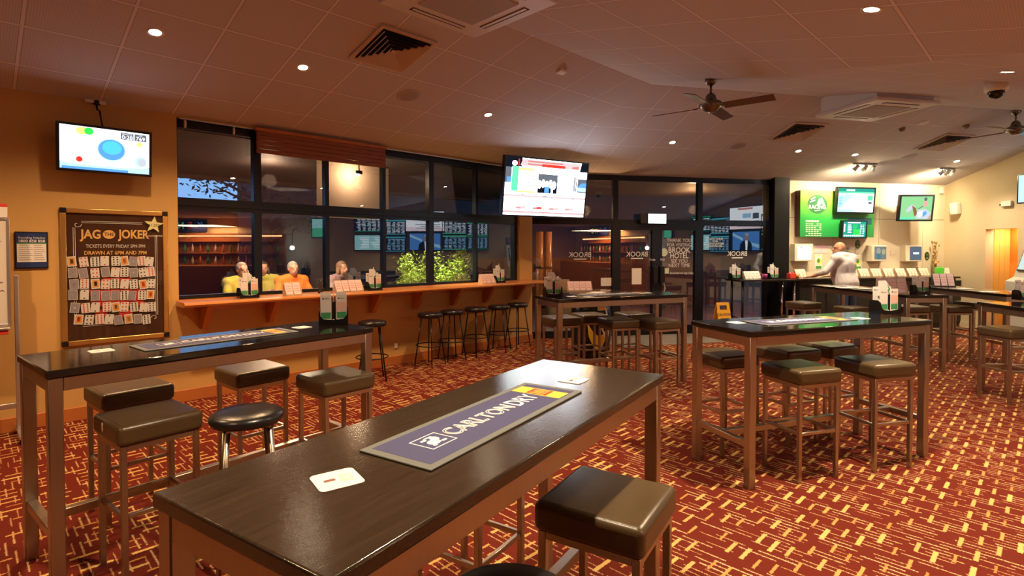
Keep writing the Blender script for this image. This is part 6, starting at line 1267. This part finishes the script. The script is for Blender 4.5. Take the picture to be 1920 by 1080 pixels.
# ------------------------------------------------------------------ what the windows mirror from behind the camera: the bar
t = thing('back_bar', 'timber back bar with lit bottle shelves mirrored in the window', 'bar', M=RW.M @ Matrix.Translation((12.6, -0.2, 0)))
bm = BM(); box(bm, (0, 0.02, 1.06), (5.0, 0.1, 2.12)); obj('back_panel', bm, wood_mat('bar_timber', (0.26, 0.08, 0.02), (0.40, 0.14, 0.04), 0.4), t)
for z in (1.05, 1.45, 1.85): bm = BM(); box(bm, (0, -0.14, z), (4.8, 0.24, 0.03)); obj('shelf', bm, MATS['bar_timber'], t)
bm = BM(); box(bm, (0, -0.9, 0.52), (5.0, 0.5, 1.04)); obj('bar_counter', bm, MATS['bar_timber'], t)
bm = BM(); box(bm, (0, -0.03, 2.03), (4.8, 0.03, 0.05)); obj('light_strip', bm, glow('bar_strip', (1.0, 0.55, 0.22), 4), t)
bc = [mat('bottle_green', (0.02, 0.25, 0.08), 0.1, emit=(0.02, 0.4, 0.12), es=0.0), mat('bottle_amber', (0.4, 0.14, 0.02), 0.1), mat('bottle_clear', (0.6, 0.6, 0.55), 0.1)]
b0 = []
for m in bc: bm = BM(); lathe(bm, [(0.001, 0), (0.037, 0), (0.038, 0.17), (0.014, 0.22), (0.014, 0.29), (0.001, 0.29)], 14); b0.append(bm); 
protos = [obj('bottle', b_, m) for b_, m in zip(b0, bc)]
for i in range(36):
    x = -2.3 + (i % 18) * 0.27; z = (1.065, 1.465)[i // 18]; o = protos[i % 3] if i < 3 else protos[i % 3].copy()
    if i >= 3: C.objects.link(o)
    o.location = RW.w(12.6 + x, -0.36, z); tag(o, 'bottle on the back bar shelves behind the camera', 'bottle', 'bottles on the back bar')
t = thing('keno_sign', 'round lettered neon sign over the back bar mirrored in the window', 'sign', M=RW.M @ Matrix.Translation((13.6, -0.22, 2.38)))
bm = BM(); box(bm, (0, 0.02, 0), (1.5, 0.06, 0.42), 0.02, 2); obj('sign_panel', bm, mat('sign_navy', (0.01, 0.02, 0.12), 0.4), t)
for q, (ch, cc) in enumerate((('K', 'sky'), ('E', 'red'), ('N', 'mint'), ('O', 'yel'))): text(ch, 0.32, SB[cc], t, (-0.51 + q * 0.34, -0.014, 0), WALLROT, bold=0.02)
t = thing('bar_lamp', 'bright white lamp over the bar end mirrored between the people outside', 'lamp', M=RW.M @ Matrix.Translation((9.75, -0.45, 1.62))); bm = BM(); ball(bm, (0, 0, 0), 0.07, seg=18); obj('globe', bm, glow('lamp_globe', (0.75, 0.88, 1.0), 45), t); bm = BM(); tube(bm, [(0, 0, 0.06), (0, 0.02, 0.5), (0, 0.2, 0.65), (0, 0.44, 0.65)], 0.012, 8); obj('bracket_arm', bm, BLK, t)
t = wthing('menu_screen', 'upright teal screen on the betting wall mirrored over the person in orange', 'screen', RW, 9.0, 2.3, -0.08); tv(t, 0.42, 0.62, [('r', 'aqua', 0, 0, 1, 1), ('r', 'mint', 0, 0, 1, 0.5)])
light('bar_light', 'AREA', RW.w(12.6, -0.9, 2.35), 150, (1.0, 0.5, 0.2), size=1.6)
